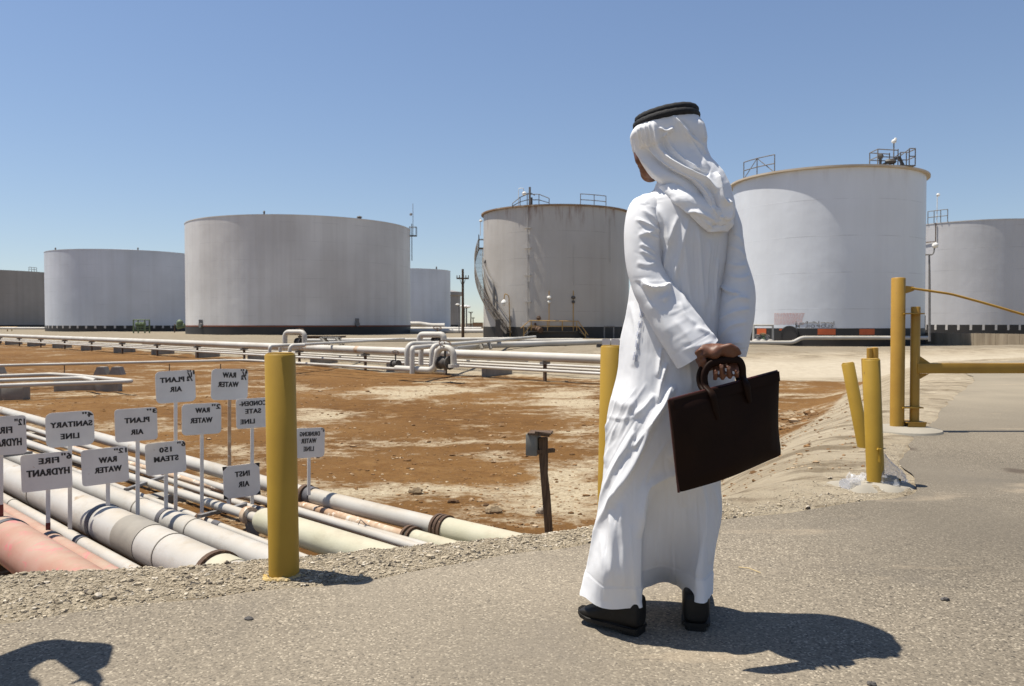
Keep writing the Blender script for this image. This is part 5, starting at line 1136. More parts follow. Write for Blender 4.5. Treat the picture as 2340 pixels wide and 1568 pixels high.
flood()
mb = MB(); mb.box(P(2110, 762, 58)+Vector((0, 0, 0)), (.2, .2, 2.6)); o = mb.build("conduit_post", M_STEEL); tag(o, "short grey conduit post at the right foot of the bright tank", "post")
# low sheds on the horizon in the gap
for (u0, u1, v0, v1, d, c, lab) in ((1082, 1103, 738, 746, 260, (.36, .22, .13), "low reddish shed on the horizon beside the stair tank"), (1066, 1080, 740, 747, 280, (.5, .43, .33), "low pale shed on the horizon beside the far poles")):
    a, b = P(u0, v0, d), P(u1, v1, d); o = thing("shed", ((a.x+b.x)/2, d, b.z), lab, "shed", "sheds on the horizon")
    mb = MB(); mb.box(((a.x+b.x)/2, d, (a.z+b.z)/2-.5), (b.x-a.x, 4, a.z-b.z+1)); mb.build("wall", paint("shed_wall", c, None, .9), o); mb = MB(); mb.box(((a.x+b.x)/2, d, a.z+.06), (b.x-a.x+.5, 4.6, .12)); mb.build("roof", M_CONC, o)
# ---------------------------------------------------------------- the man in white
MD = 2.75
def M(u, v, dy=0.0): return P(u, v, MD+dy)
def cloth_mat(name, c=(.80, .80, .80), trans=.22, weave=900):
    t = NT(name); t.t.nodes.remove(t.b)
    nb = t.bump(t.noise(5, 3, .5), .05, .02); nb = t.bump(t.noise(420, 2, .6), .12, .0008, nb)
    col = t.mix(t.ramp(t.noise(3, 4), (.4, 0.), (.7, 1.)), c, tuple(x*.95 for x in c))
    d = t.n("ShaderNodeBsdfDiffuse"); tr = t.n("ShaderNodeBsdfTranslucent"); mx = t.n("ShaderNodeMixShader"); sh = t.n("ShaderNodeBsdfSheen") if False else None
    t.l(col, d.inputs[0]); t.l(col, tr.inputs[0]); t.l(nb, d.inputs["Normal"]); t.l(nb, tr.inputs["Normal"])
    mx.inputs[0].default_value = trans; t.l(d.outputs[0], mx.inputs[1]); t.l(tr.outputs[0], mx.inputs[2]); t.l(mx.outputs[0], t.o.inputs[0]); return t.m
M_THOBE = cloth_mat("white_cotton", (.80, .80, .81), .22)
M_SCARF = cloth_mat("white_scarf_cotton", (.83, .83, .84), .16)
def skin_mat():
    t = NT("brown_skin"); col = t.mix(t.ramp(t.noise(25, 5), (.3, 0.), (.7, 1.)), (.155, .066, .036), (.115, .046, .025))
    m = t.done(col, .5, t.bump(t.noise(160, 3), .2, .001), spec=.35); t.b.inputs["Subsurface Weight"].default_value = .12; t.b.inputs["Subsurface Radius"].default_value = (.012, .004, .002); return m
M_SKIN = skin_mat()
M_NAIL = paint("finger_nail", (.34, .19, .14), None, .35, 30)
M_CORD = paint("black_cord", (.008, .008, .009), (.014, .013, .014), .75, 200, None, .6, .5)
M_SHOE = paint("black_shoe_leather", (.010, .009, .008), (.016, .014, .012), .55, 20, spec=.25)
def leather():
    t = NT("dark_brown_leather"); col = t.mix(t.ramp(t.noise(9, 6), (.35, 0.), (.7, 1.)), (0.016, 0.007, 0.004), (0.011, 0.005, 0.003))
    return t.done(col, .55, t.bump(t.noise(26, 5, .6), .25, .004), spec=.08)
M_LEATH = leather()
M_PIPING = paint("red_brown_piping", (0.055, 0.011, 0.008), None, .4, 20)
man = thing("person", (.53, 2.76, 0), "man in a white robe and headscarf, back to us, hands clasped behind him", "person")

def crease(V, N, creases, facing=True):
    """push verts along their normals: each crease is (image polyline, width px, height m[, asym])"""
    u, v = proj(V); D = np.zeros(len(V))
    face = np.clip(-(N @ np.array([0, 1, 0]))*1.6+.35, 0, 1) if facing else np.ones(len(V))
    for cr in creases:
        pl, w, h = cr[:3]; asym = cr[3] if len(cr) > 3 else 0.0; taper = cr[4] if len(cr) > 4 else True
        p = cat(pl, 24) if len(pl) > 2 else np.array(pl, float)
        x0, x1 = p[:, 0].min()-3*w, p[:, 0].max()+3*w; y0, y1 = p[:, 1].min()-3*w, p[:, 1].max()+3*w
        m = np.where((u > x0) & (u < x1) & (v > y0) & (v < y1))[0]
        if len(m) == 0: continue
        d, t = pldist(u[m], v[m], [tuple(q) for q in p], True)
        # asym > 0: steep on the right hand (negative) side of the stroke direction
        w_ = w*.95; wl = np.where(d >= 0, w_*(1+asym), w_*(1-asym)); dd = np.abs(d); wl = np.maximum(wl, .8); e = np.exp(-(np.sqrt((dd/wl)**2+.16)-.4)*1.75)*np.clip(1.6-dd/(2.6*wl), 0, 1)
        if taper: e = e*np.clip(np.minimum(t/.18, (1-t)/.18), 0, 1)**.7
        D[m] += 1.15*h*e
    return V+N*(D*face)[:, None]
def normals(V, F_):
    me = bpy.data.meshes.new("tmp"); me.from_pydata(V.tolist(), [], F_); me.update()
    n = np.zeros(len(V)*3); me.vertex_normals.foreach_get("vector", n); bpy.data.meshes.remove(me); return n.reshape(-1, 3)
def mesh_obj(name, V, F_, m, parent, smooth=True):
    mb = MB(); mb.v = [tuple(p) for p in V]; mb.f = [tuple(f) for f in F_]; return mb.build(name, m, parent, smooth, 75)

# ---- robe: stacked sections, left outline -> back -> right outline -> front
SEC = [  # v, [(u, dy)...] across the back, front depth
 (418, [(1500, .02), (1515, -.045), (1545, -.075), (1580, -.05), (1600, .01)], 0.090),
 (434, [(1492, .03), (1512, -.05), (1548, -.085), (1592, -.06), (1618, .01)], 0.110),
 (446, [(1470, .03), (1500, -.05), (1550, -.10), (1610, -.065), (1648, .0)], 0.145),
 (462, [(1452, .03), (1485, -.055), (1550, -.112), (1632, -.07), (1672, .0)], 0.155),
 (490, [(1446, .03), (1480, -.06), (1552, -.122), (1642, -.08), (1686, .0)], 0.195),
 (540, [(1446, .03), (1482, -.06), (1560, -.128), (1645, -.085), (1684, .0)], 0.205),
 (610, [(1444, .02), (1482, -.06), (1560, -.120), (1640, -.085), (1672, .0)], 0.205),
 (690, [(1436, .01), (1475, -.07), (1555, -.108), (1630, -.08), (1664, .0)], 0.205),
 (770, [(1421, .01), (1465, -.08), (1550, -.108), (1628, -.08), (1668, .0)], 0.205),
 (860, [(1411, .0), (1455, -.10), (1545, -.125), (1630, -.095), (1680, .0)], 0.205),
 (945, [(1389, -.01), (1440, -.12), (1535, -.14), (1628, -.095), (1676, .0)], 0.205),
 (1020, [(1386, -.01), (1432, -.13), (1515, -.135), (1600, -.09), (1662, .01)], 0.200),
 (1090, [(1381, -.01), (1420, -.13), (1480, -.125), (1545, -.065), (1605, -.045), (1648, .02)], 0.210),
 (1150, [(1375, .0), (1408, -.12), (1448, -.138), (1470, -.125), (1480, -.085), (1486, -.045), (1506, -.025), (1560, -.01), (1610, -.02), (1648, .04)], 0.230),
 (1200, [(1368, .0), (1398, -.11), (1440, -.138), (1460, -.13), (1467, -.115), (1469, -.06), (1471, -.01), (1480, .005), (1505, .015), (1560, .01), (1610, -.025), (1646, .045)], 0.220),
 (1290, [(1345, .01), (1375, -.095), (1415, -.125), (1452, -.12), (1464, -.108), (1466.5, -.05), (1468, .02), (1478, .05), (1525, .09), (1570, .05), (1604, -.035), (1633, .04)], 0.250),
 (1374, [(1325, .02), (1358, -.06), (1408, -.085), (1452, -.078), (1465, -.068), (1467, -.01), (1469, .07), (1480, .12), (1520, .175), (1554, .14), (1588, -.035), (1610, -.045), (1627, .04)], 0.250)]
def robe():
    NB, NF, NR = 200, 60, 330; rows_ctl = []
    for (v, pts, fd) in SEC:
        z = CZ-(v-739)/F*MD
        q = []
        for (u, dy) in pts:
            y = MD+dy; fw = y*cp-(z-CZ)*sp_; q.append(((u-1170)/F*fw, y))
        b = cat(q, NB)
        L, Rr = np.array(q[0]), np.array(q[-1]); th = np.linspace(0, math.pi, NF+2)[1:-1]; c = (L+Rr)/2
        fr = [(c[0]+(Rr[0]-c[0])*math.cos(a), c[1]+(Rr[1]-c[1])*math.cos(a)+fd*math.sin(a)) for a in th]
        rows_ctl.append((z, np.vstack([b, fr])))
    zs = np.array([-r[0] for r in rows_ctl]); P_ = np.array([r[1] for r in rows_ctl]); V = []
    for zq in np.linspace(zs[0], zs[-1], NR):
        xy = cspline(zs, P_, zq); V.append(np.c_[xy, np.full(len(xy), -zq)])
    n = NB+NF; V = np.array(V)
    # hem: slight wave in height; soft vertical drape that grows downwards
    k = np.arange(n)/n*2*math.pi; hemf = sstep(.8, 1, np.linspace(0, 1, NR))[:, None]
    V[:, :, 2] += hemf*(.006*np.sin(k*3+1)+.004*np.sin(k*7))[None, :]
    V = V.reshape(-1, 3); idx = np.arange(NR*n).reshape(NR, n)
    Fq = np.stack([idx[:-1], np.roll(idx, -1, 1)[:-1], np.roll(idx, -1, 1)[1:], idx[1:]], -1).reshape(-1, 4).tolist()
    N = normals(V, Fq); cen = V.mean(0)
    if np.sum(N*(V-cen)*[1, 1, 0]) < 0: N = -N
    cr = [ # long swag ridges over the left hip and thigh
     ([(1545, 880), (1522, 923), (1494, 961), (1461, 1036), (1430, 1095), (1399, 1150), (1371, 1200), (1340, 1290)], 11, .020, .35),
     ([(1600, 1045), (1555, 1070), (1513, 1090), (1478, 1115), (1466, 1165), (1463, 1230)], 9, .018, .2),
     ([(1455, 960), (1447, 990), (1425, 1035), (1400, 1090), (1384, 1120), (1362, 1200)], 10, .012, .3),
     ([(1473, 985), (1462, 1003), (1448, 1024)], 5, .010), ([(1436, 1035), (1448, 1010), (1450, 985)], 5, .006),
     ([(1512, 795), (1507, 830), (1503, 862)], 5, .010), ([(1524, 830), (1507, 890), (1503, 922)], 6, .013), ([(1534, 880), (1518, 920), (1488, 965), (1470, 990)], 7, .014),
     ([(1496, 900), (1475, 928), (1450, 950)], 8, .009), ([(1386, 950), (1420, 957), (1462, 949), (1484, 932)], 7, .003), ([(1400, 905), (1425, 925), (1455, 925)], 22, .010),
     ([(1390, 960), (1383, 1010), (1382, 1060)], 6, .008), ([(1412, 965), (1396, 1010), (1388, 1070)], 6, .007),
     ([(1398, 1165), (1400, 1250), (1396, 1330)], 8, .008), ([(1420, 1150), (1424, 1240), (1427, 1350)], 9, .008), ([(1441, 1200), (1446, 1290), (1450, 1372)], 6, .006),
     ([(1372, 1210), (1380, 1290), (1384, 1372)], 10, .006),
     ([(1601, 1100), (1611, 1180), (1602, 1280), (1588, 1350)], 8, .012), ([(1632, 1110), (1636, 1190), (1622, 1290)], 6, .008), ([(1570, 1090), (1566, 1160)], 10, .006),
     ([(1440, 690), (1455, 760), (1448, 840)], 9, .006), ([(1470, 700), (1462, 770), (1452, 840)], 4, .004),
     # back: fine tapering vertical pulls below the shoulder blades
     ([(1550, 492), (1530, 560), (1513, 625)], 8, .009, .1), ([(1574, 498), (1557, 570), (1541, 640)], 8, .008), ([(1594, 515), (1602, 620), (1607, 730)], 7, .008),
     ([(1622, 548), (1617, 620), (1612, 700)], 7, .007), ([(1566, 560), (1572, 650), (1580, 730)], 8, .006), ([(1640, 590), (1634, 660), (1630, 720)], 6, .007),
     ([(1508, 545), (1514, 620), (1530, 690)], 6, -.007), ([(1500, 470), (1522, 510), (1530, 560)], 9, .008), ([(1480, 470), (1500, 490), (1512, 520)], 6, .007),
     ([(1560, 760), (1575, 840), (1580, 900)], 10, .007), ([(1620, 880), (1600, 940), (1570, 1000)], 14, .010), ([(1590, 940), (1570, 1000), (1530, 1050)], 12, .008)]
    rr = random.Random(12)
    for k in range(46):       # fine pulls down the skirt
        u0 = rr.uniform(1385, 1645); v0 = rr.uniform(1010, 1210); L = rr.uniform(90, 230); sl = (u0-1505)/1500+rr.uniform(-.06, .06)
        cr.append(([(u0, v0), (u0+sl*L*.5+rr.uniform(-3, 3), v0+L*.5), (u0+sl*L, v0+L)], rr.uniform(2.5, 6), rr.choice((-1, 1))*rr.uniform(.0008, .0019)))
    for k in range(30):       # back
        u0 = rr.uniform(1510, 1665); v0 = rr.uniform(490, 640); L = rr.uniform(70, 200)
        cr.append(([(u0, v0), (u0+(1590-u0)*.16+rr.uniform(-5, 5), v0+L*.5), (u0+(1590-u0)*.24, v0+L)], rr.uniform(2.2, 5), rr.choice((-1, 1))*rr.uniform(.0006, .0016)))
    for k in range(26):       # along the swag over the hip and thigh
        u0 = rr.uniform(1400, 1540); v0 = rr.uniform(860, 1010); L = rr.uniform(60, 170)
        cr.append(([(u0, v0), (u0-L*.30, v0+L*.5), (u0-L*.52, v0+L)], rr.uniform(2.4, 5), rr.choice((-1, 1, 1))*rr.uniform(.0010, .0026)))
    V = crease(V, N, cr)
    # gentle overall rumple
    u, v = proj(V); V = V+N*((fbm(u/60, v/90, 2, 5)*.005+fbm(u/9, v/26, 2, 9)*.0010)*np.clip((v-470)/60, 0, 1))[:, None]
    # seams: yoke across the shoulder, the doubled hem, pocket trim beside the side slit
    V = crease(V, N, [([(1470, 468), (1500, 459), (1535, 452), (1560, 450)], 1.2, -.0016, 0, False)])
    hr = int(NR*.945); V3 = V.reshape(NR, n, 3); N3 = N.reshape(NR, n, 3); V3[hr:] += N3[hr:]*.0014; V3[hr-1] -= N3[hr-1]*.001
    V = V3.reshape(-1, 3)
    o = mesh_obj("robe", V, Fq, M_THOBE, man)
    uu, vv_ = proj(V); vis = N[:, 1] < .25
    def on(u_, v_, off=.0035):
        k_ = np.argmin(np.where(vis, (uu-u_)**2+(vv_-v_)**2+(V[:, 1]-2.7)*200, 1e9)); return Vector(V[k_])+Vector(N[k_])*off
    mb = MB(); pth = cat([(1470, 700), (1463, 748), (1456, 800), (1450, 832)], 40)
    for i in range(39):
        (ua, va), (ub, vb) = pth[i], pth[i]+(pth[i+1]-pth[i])*.55
        for s_ in (-3.2, 3.2): mb.add([on(ua-1.6+s_, va), on(ua+1.6+s_, va), on(ub+1.6+s_, vb), on(ub-1.6+s_, vb)], [(0, 1, 2, 3)])
    mb.build("slit_stitching", paint("grey_blue_thread", (.42, .43, .50), None, .9, 50), o, smooth=False)
    # deep hem band
    r0 = int(NR*.948); H = V.reshape(NR, n, 3)[r0:]; Nn = N.reshape(NR, n, 3)[r0:]; Hv = (H+Nn*.0008).reshape(-1, 3); m_ = len(H); idx = np.arange(m_*n).reshape(m_, n)
    Fh = np.stack([idx[:-1], np.roll(idx, -1, 1)[:-1], np.roll(idx, -1, 1)[1:], idx[1:]], -1).reshape(-1, 4).tolist(); mesh_obj("robe_hem", Hv, Fh, M_SCARF, o)
    return o
ROBE = robe()
def sleeve(ctl, creases, name, open_end=True, seed=1):
    """ctl rows: (uA, vA, uB, vB, dy centre, half depth): the two outline points seen from behind"""
    NA, NL = 96, 150; t = np.linspace(0, 1, len(ctl)); C = np.array(ctl, float); V = []
    for s in np.linspace(0, 1, NL):
        uA, vA, uB, vB, dy, hd = cspline(t, C, s); A = np.array(M(uA, vA, dy)); B = np.array(M(uB, vB, dy)); c = (A+B)/2; x = (B-A)/2
        for k in range(NA):
            a = 2*math.pi*k/NA; V.append(c+x*math.cos(a)+np.array([0, -1, 0])*hd*math.sin(a))
    V = np.array(V); idx = np.arange(NL*NA).reshape(NL, NA)
    Fq = np.stack([idx[:-1], np.roll(idx, -1, 1)[:-1], np.roll(idx, -1, 1)[1:], idx[1:]], -1).reshape(-1, 4).tolist()
    Fq.append(idx[0].tolist()); N = normals(V, Fq); C0 = V.reshape(NL, NA, 3).mean(1)
    if np.sum(N*(V-np.repeat(C0, NA, 0))) < 0: N = -N
    rr = random.Random(seed); creases = list(creases)
    for k in range(34):
        q = cspline(t, C, rr.uniform(.08, .92)); a_, b_ = rr.uniform(.05, .5), rr.uniform(.5, .95); x_ = rr.uniform(-14, 14)
        creases.append(([(q[0]+(q[2]-q[0])*a_, q[1]+(q[3]-q[1])*a_+x_*.3), (q[0]+(q[2]-q[0])*(a_+b_)/2, q[1]+(q[3]-q[1])*(a_+b_)/2+x_*.6), (q[0]+(q[2]-q[0])*b_, q[1]+(q[3]-q[1])*b_+x_)], rr.uniform(2.2, 4.5), rr.choice((-1, 1, 1))*rr.uniform(.0006, .0015)))
    creases = [(q[0], q[1], q[2]*(1 if i == 0 else .66 if i < 20 else 1))+tuple(q[3:]) for i, q in enumerate(creases)]
    e_ = cspline(t, C, .945); creases.append(([(e_[0], e_[1]), ((e_[0]+e_[2])/2, (e_[1]+e_[3])/2), (e_[2], e_[3])], 1.3, -.0016, 0, False))
    V = crease(V, N, creases); u, v = proj(V); V = V+N*(fbm(u/40, v/50, 2, seed)*.0022)[:, None]
    o = mesh_obj(name, V, Fq, M_THOBE, ROBE); r0 = int(NL*.955)
    return o
sleeve([(1466, 446, 1512, 452, .0, .055), (1447, 456, 1516, 470, -.01, .072), (1434, 478, 1516, 500, -.02, .08), (1427, 520, 1512, 545, -.035, .08), (1428, 575, 1512, 590, -.05, .075),
        (1436, 625, 1524, 628, -.065, .075), (1452, 678, 1545, 655, -.085, .075), (1478, 730, 1580, 700, -.11, .072), (1512, 786, 1612, 742, -.14, .07), (1548, 842, 1640, 775, -.165, .062)],
       [([(1468, 640), (1488, 656), (1512, 658), (1534, 648)], 6, .017, .3), ([(1452, 500), (1480, 512), (1510, 530)], 5, .012, .2), ([(1458, 538), (1480, 534), (1496, 526)], 5, .010), ([(1466, 525), (1490, 540), (1508, 548)], 4, .009),
        ([(1462, 558), (1480, 566), (1498, 578)], 4, .009), ([(1462, 572), (1482, 582), (1500, 592)], 4, .008), ([(1466, 478), (1488, 494), (1504, 514)], 6, .009), ([(1455, 600), (1480, 606), (1500, 600)], 6, .006),
        ([(1530, 652), (1526, 668), (1518, 690)], 6, .010), ([(1552, 690), (1566, 720), (1590, 742)], 6, .008), ([(1556, 665), (1572, 700), (1610, 740)], 5, .007), ([(1480, 690), (1510, 720), (1530, 770)], 12, .006),
        ([(1540, 730), (1570, 765), (1590, 800)], 10, .006), ([(1452, 640), (1470, 665), (1495, 700)], 7, -.007), ([(1590, 748), (1622, 762), (1636, 772)], 5, .008), ([(1560, 800), (1600, 790), (1630, 778)], 4, .004)], "sleeve", seed=3)
sleeve([(1640, 470, 1684, 492, .0, .06), (1646, 492, 1692, 520, .0, .07), (1650, 530, 1694, 548, -.005, .075), (1650, 580, 1702, 588, -.015, .075), (1646, 635, 1716, 632, -.025, .075), (1641, 690, 1725, 680, -.04, .075),
        (1638, 740, 1722, 728, -.05, .075), (1640, 780, 1712, 775, -.06, .07), (1650, 812, 1702, 815, -.065, .06)],
       [([(1642, 650), (1668, 668), (1692, 672)], 5, .012), ([(1642, 655), (1662, 672), (1690, 678)], 5, -.008), ([(1654, 700), (1684, 682), (1716, 684)], 6, .010), ([(1640, 735), (1672, 716), (1716, 706)], 5, .010), ([(1645, 770), (1670, 745), (1710, 735)], 5, .008),
        ([(1665, 560), (1690, 572), (1704, 590)], 5, .006), ([(1660, 600), (1684, 608), (1708, 606)], 6, .008), ([(1660, 628), (1690, 636), (1716, 628)], 5, .007), ([(1676, 535), (1690, 545), (1696, 560)], 4, .006)], "sleeve", seed=8)
# side pocket slit with stitched edge, shoulder seam
mb = MB(); pts = [M(1467, 695, -.10), M(1459, 745, -.105), M(1451, 800, -.11), M(1446, 826, -.115)]
# ---- headscarf
def scarf_loft(ctl, creases, nr, na, name, parent, seed=2, amp=.0022, front=.6):
    t = np.linspace(0, 1, len(ctl)); C = np.array(ctl, float); V = []
    for s in np.linspace(0, 1, nr):
        uA, vA, dA, uB, vB, dB, hb, hf = cspline(t, C, s); A = np.array(M(uA, vA, dA)); B = np.array(M(uB, vB, dB)); c = (A+B)/2; x = (A-B)/2
        for k in range(na):
            a = 2*math.pi*k/na; sn = math.sin(a); V.append(c+x*math.cos(a)+np.array([0, -1, 0])*(hb if sn > 0 else hf)*abs(sn)**.85*(1 if sn > 0 else -1))
    V = np.array(V); idx = np.arange(nr*na).reshape(nr, na)
    Fq = np.stack([idx[:-1], np.roll(idx, -1, 1)[:-1], np.roll(idx, -1, 1)[1:], idx[1:]], -1).reshape(-1, 4).tolist()
    Fq.append(idx[0].tolist()); Fq.append(idx[-1].tolist()[::-1]); N = normals(V, Fq); C0 = V.reshape(nr, na, 3).mean(1)
    if np.sum(N*(V-np.repeat(C0, na, 0))) < 0: N = -N
    V = crease(V, N, [(q[0], q[1]*1.0, q[2]*1.05)+tuple(q[3:]) for q in creases]); u, v = proj(V); V = V+N*(fbm(u/22, v/22, 3, seed)*amp)[:, None]
    return mesh_obj(name, V, Fq, M_SCARF, parent)
CRS = [([(1446, 322), (1460, 362), (1486, 396), (1512, 420), (1548, 446), (1580, 468)], 1.3, -.0018, 0, False),
       ([(1448, 318), (1460, 350), (1482, 378), (1510, 405), (1545, 438), (1580, 458)], 11, .012, .2),
       ([(1478, 300), (1490, 345), (1515, 372), (1550, 394), (1590, 414), (1618, 446), (1630, 485)], 4.5, .009, .2), ([(1520, 300), (1535, 335), (1560, 362), (1592, 382), (1618, 396)], 4, .007, .2), ([(1560, 290), (1580, 325), (1600, 356), (1622, 384)], 4, .006, .2), ([(1560, 425), (1590, 446), (1612, 478), (1630, 510)], 4, .008),
       ([(1470, 335), (1488, 360), (1510, 378), (1540, 396), (1580, 418), (1602, 448), (1614, 478)], 9, -.022, .1),
       ([(1492, 276), (1505, 316), (1513, 341), (1531, 362), (1560, 382), (1590, 397), (1613, 411), (1640, 436)], 7, .020, .3),
       ([(1508, 316), (1528, 352), (1560, 374), (1596, 392), (1620, 404)], 6, -.010),
       ([(1537, 264), (1558, 286), (1578, 312), (1600, 336), (1614, 352)], 5, .012, .35), ([(1550, 268), (1574, 292), (1592, 318)], 6, -.006),
       ([(1464, 284), (1470, 310), (1476, 334)], 3.4, .009), ([(1474, 281), (1479, 305), (1486, 335)], 3.4, .009), ([(1484, 278), (1489, 300), (1496, 330)], 3.6, .010), ([(1458, 288), (1462, 315), (1468, 340)], 3, .007),
       ([(1506, 290), (1522, 298), (1540, 292)], 4, .008), ([(1540, 292), (1526, 304), (1514, 314)], 4, .007), ([(1594, 272), (1604, 296), (1610, 325)], 5, .006),
       ([(1585, 386), (1606, 392), (1622, 396)], 5, -.014), ([(1634, 394), (1643, 424), (1650, 455), (1662, 470)], 5, .016), ([(1660, 455), (1668, 480), (1660, 505)], 5, .014), ([(1612, 420), (1632, 440), (1642, 470), (1645, 505)], 6, -.014),
       ([(1600, 450), (1620, 490), (1640, 512)], 6, .012), ([(1560, 440), (1590, 462), (1612, 498)], 6, .010), ([(1628, 470), (1640, 490), (1655, 500)], 5, .008)]
SCARF = scarf_loft([(1462, 268, .0, 1586, 254, .0, .085, .085), (1453, 287, .0, 1594, 270, .0, .105, .105), (1441, 308, .01, 1607, 290, .0, .120, .115), (1444, 330, .03, 1612, 316, .0, .128, .11), (1450, 352, .05, 1613, 344, .0, .128, .10),
        (1472, 384, .02, 1622, 366, -.01, .122, .085), (1500, 412, -.02, 1640, 384, -.02, .115, .07), (1538, 434, -.055, 1656, 406, -.03, .10, .06), (1572, 456, -.085, 1668, 432, -.045, .082, .05), (1600, 482, -.10, 1676, 464, -.06, .066, .045), (1617, 506, -.105, 1678, 488, -.07, .052, .04), (1632, 522, -.11, 1674, 506, -.08, .03, .03)],
        CRS, 230, 280, "headscarf", man)
scarf_loft([(1505, 428, -.05, 1560, 420, -.06, .045, .03), (1524, 448, -.09, 1600, 446, -.09, .05, .03), (1538, 462, -.112, 1630, 468, -.105, .046, .03), (1566, 480, -.122, 1664, 490, -.10, .042, .03), (1592, 506, -.125, 1676, 512, -.085, .034, .03), (1618, 531, -.125, 1666, 529, -.09, .018, .02)],
        [([(1527, 456), (1560, 474), (1600, 486), (1635, 506)], 6, .010), ([(1530, 464), (1560, 480), (1590, 482)], 4, .006), ([(1575, 482), (1592, 506), (1612, 526)], 5, .007), ([(1590, 478), (1610, 505), (1630, 522)], 5, .006), ([(1625, 518), (1645, 512), (1660, 514)], 4, -.008)], 90, 90, "scarf_flap", SCARF, 4, .003)
# head rope: two stacked black rings
def rope():
    mb = MB(); L, Rr = M(1455, 286, 0), M(1590, 269, 0); c = (L+Rr)/2+Vector((0, .0, .0)); x = (Rr-L)/2; back = Vector((0, -.108, .004)); up = Vector((.06, .1, .99)).normalized()
    for (s, h, r_) in ((1.0, -.001, .0128), (.955, .0185, .0122)):
        pts = [c+(x*math.cos(a)+back*math.sin(a))*s+up*(h+.003*math.sin(2*a)) for a in np.linspace(0, 2*math.pi, 65)]
        rr = [r_*(1+.05*math.sin(k*2.2)) for k in range(65)]
        mb.tube(pts, rr, 14)
    mb.build("head_rope", M_CORD, man)
    mb = MB(); mb.ball(c+up*-.012, 1, 24, (.095, .10, .045)); o = mb.build("scarf_crown", M_SCARF, SCARF)
rope()
# ---- body: one continuous surface grown from tapered limbs
def capsules(segs, vox, name, m, parent, smooth_it=8, post=None):
    mb = MB()
    for (a, b, r0, r1) in segs:
        a, b = Vector(a), Vector(b); L = (b-a).length; n = max(2, int(L/(.5*min(r0, r1)+.002))+1)
        mb.tube([a.lerp(b, k/n) for k in range(n+1)], [r0+(r1-r0)*k/n for k in range(n+1)], 16); mb.ball(a, r0, 16); mb.ball(b, r1, 16)
    o = mb.build(name, m, parent)
    md = o.modifiers.new("r", 'REMESH'); md.mode = 'VOXEL'; md.voxel_size = vox; md.use_smooth_shade = True
    sm = o.modifiers.new("s", 'SMOOTH'); sm.iterations = smooth_it; sm.factor = .5
    dg = bpy.context.evaluated_depsgraph_get(); me = bpy.data.meshes.new_from_object(o.evaluated_get(dg)); old = o.data; o.modifiers.clear(); o.data = me; bpy.data.meshes.remove(old)
    for p in me.polygons: p.use_smooth = True
    if not me.materials: me.materials.append(m)
    return o
def finger(segs, pts, r): 
    for i in range(len(pts)-1): segs.append((pts[i], pts[i+1], r*(1-.10*i), r*(1-.10*(i+1))))
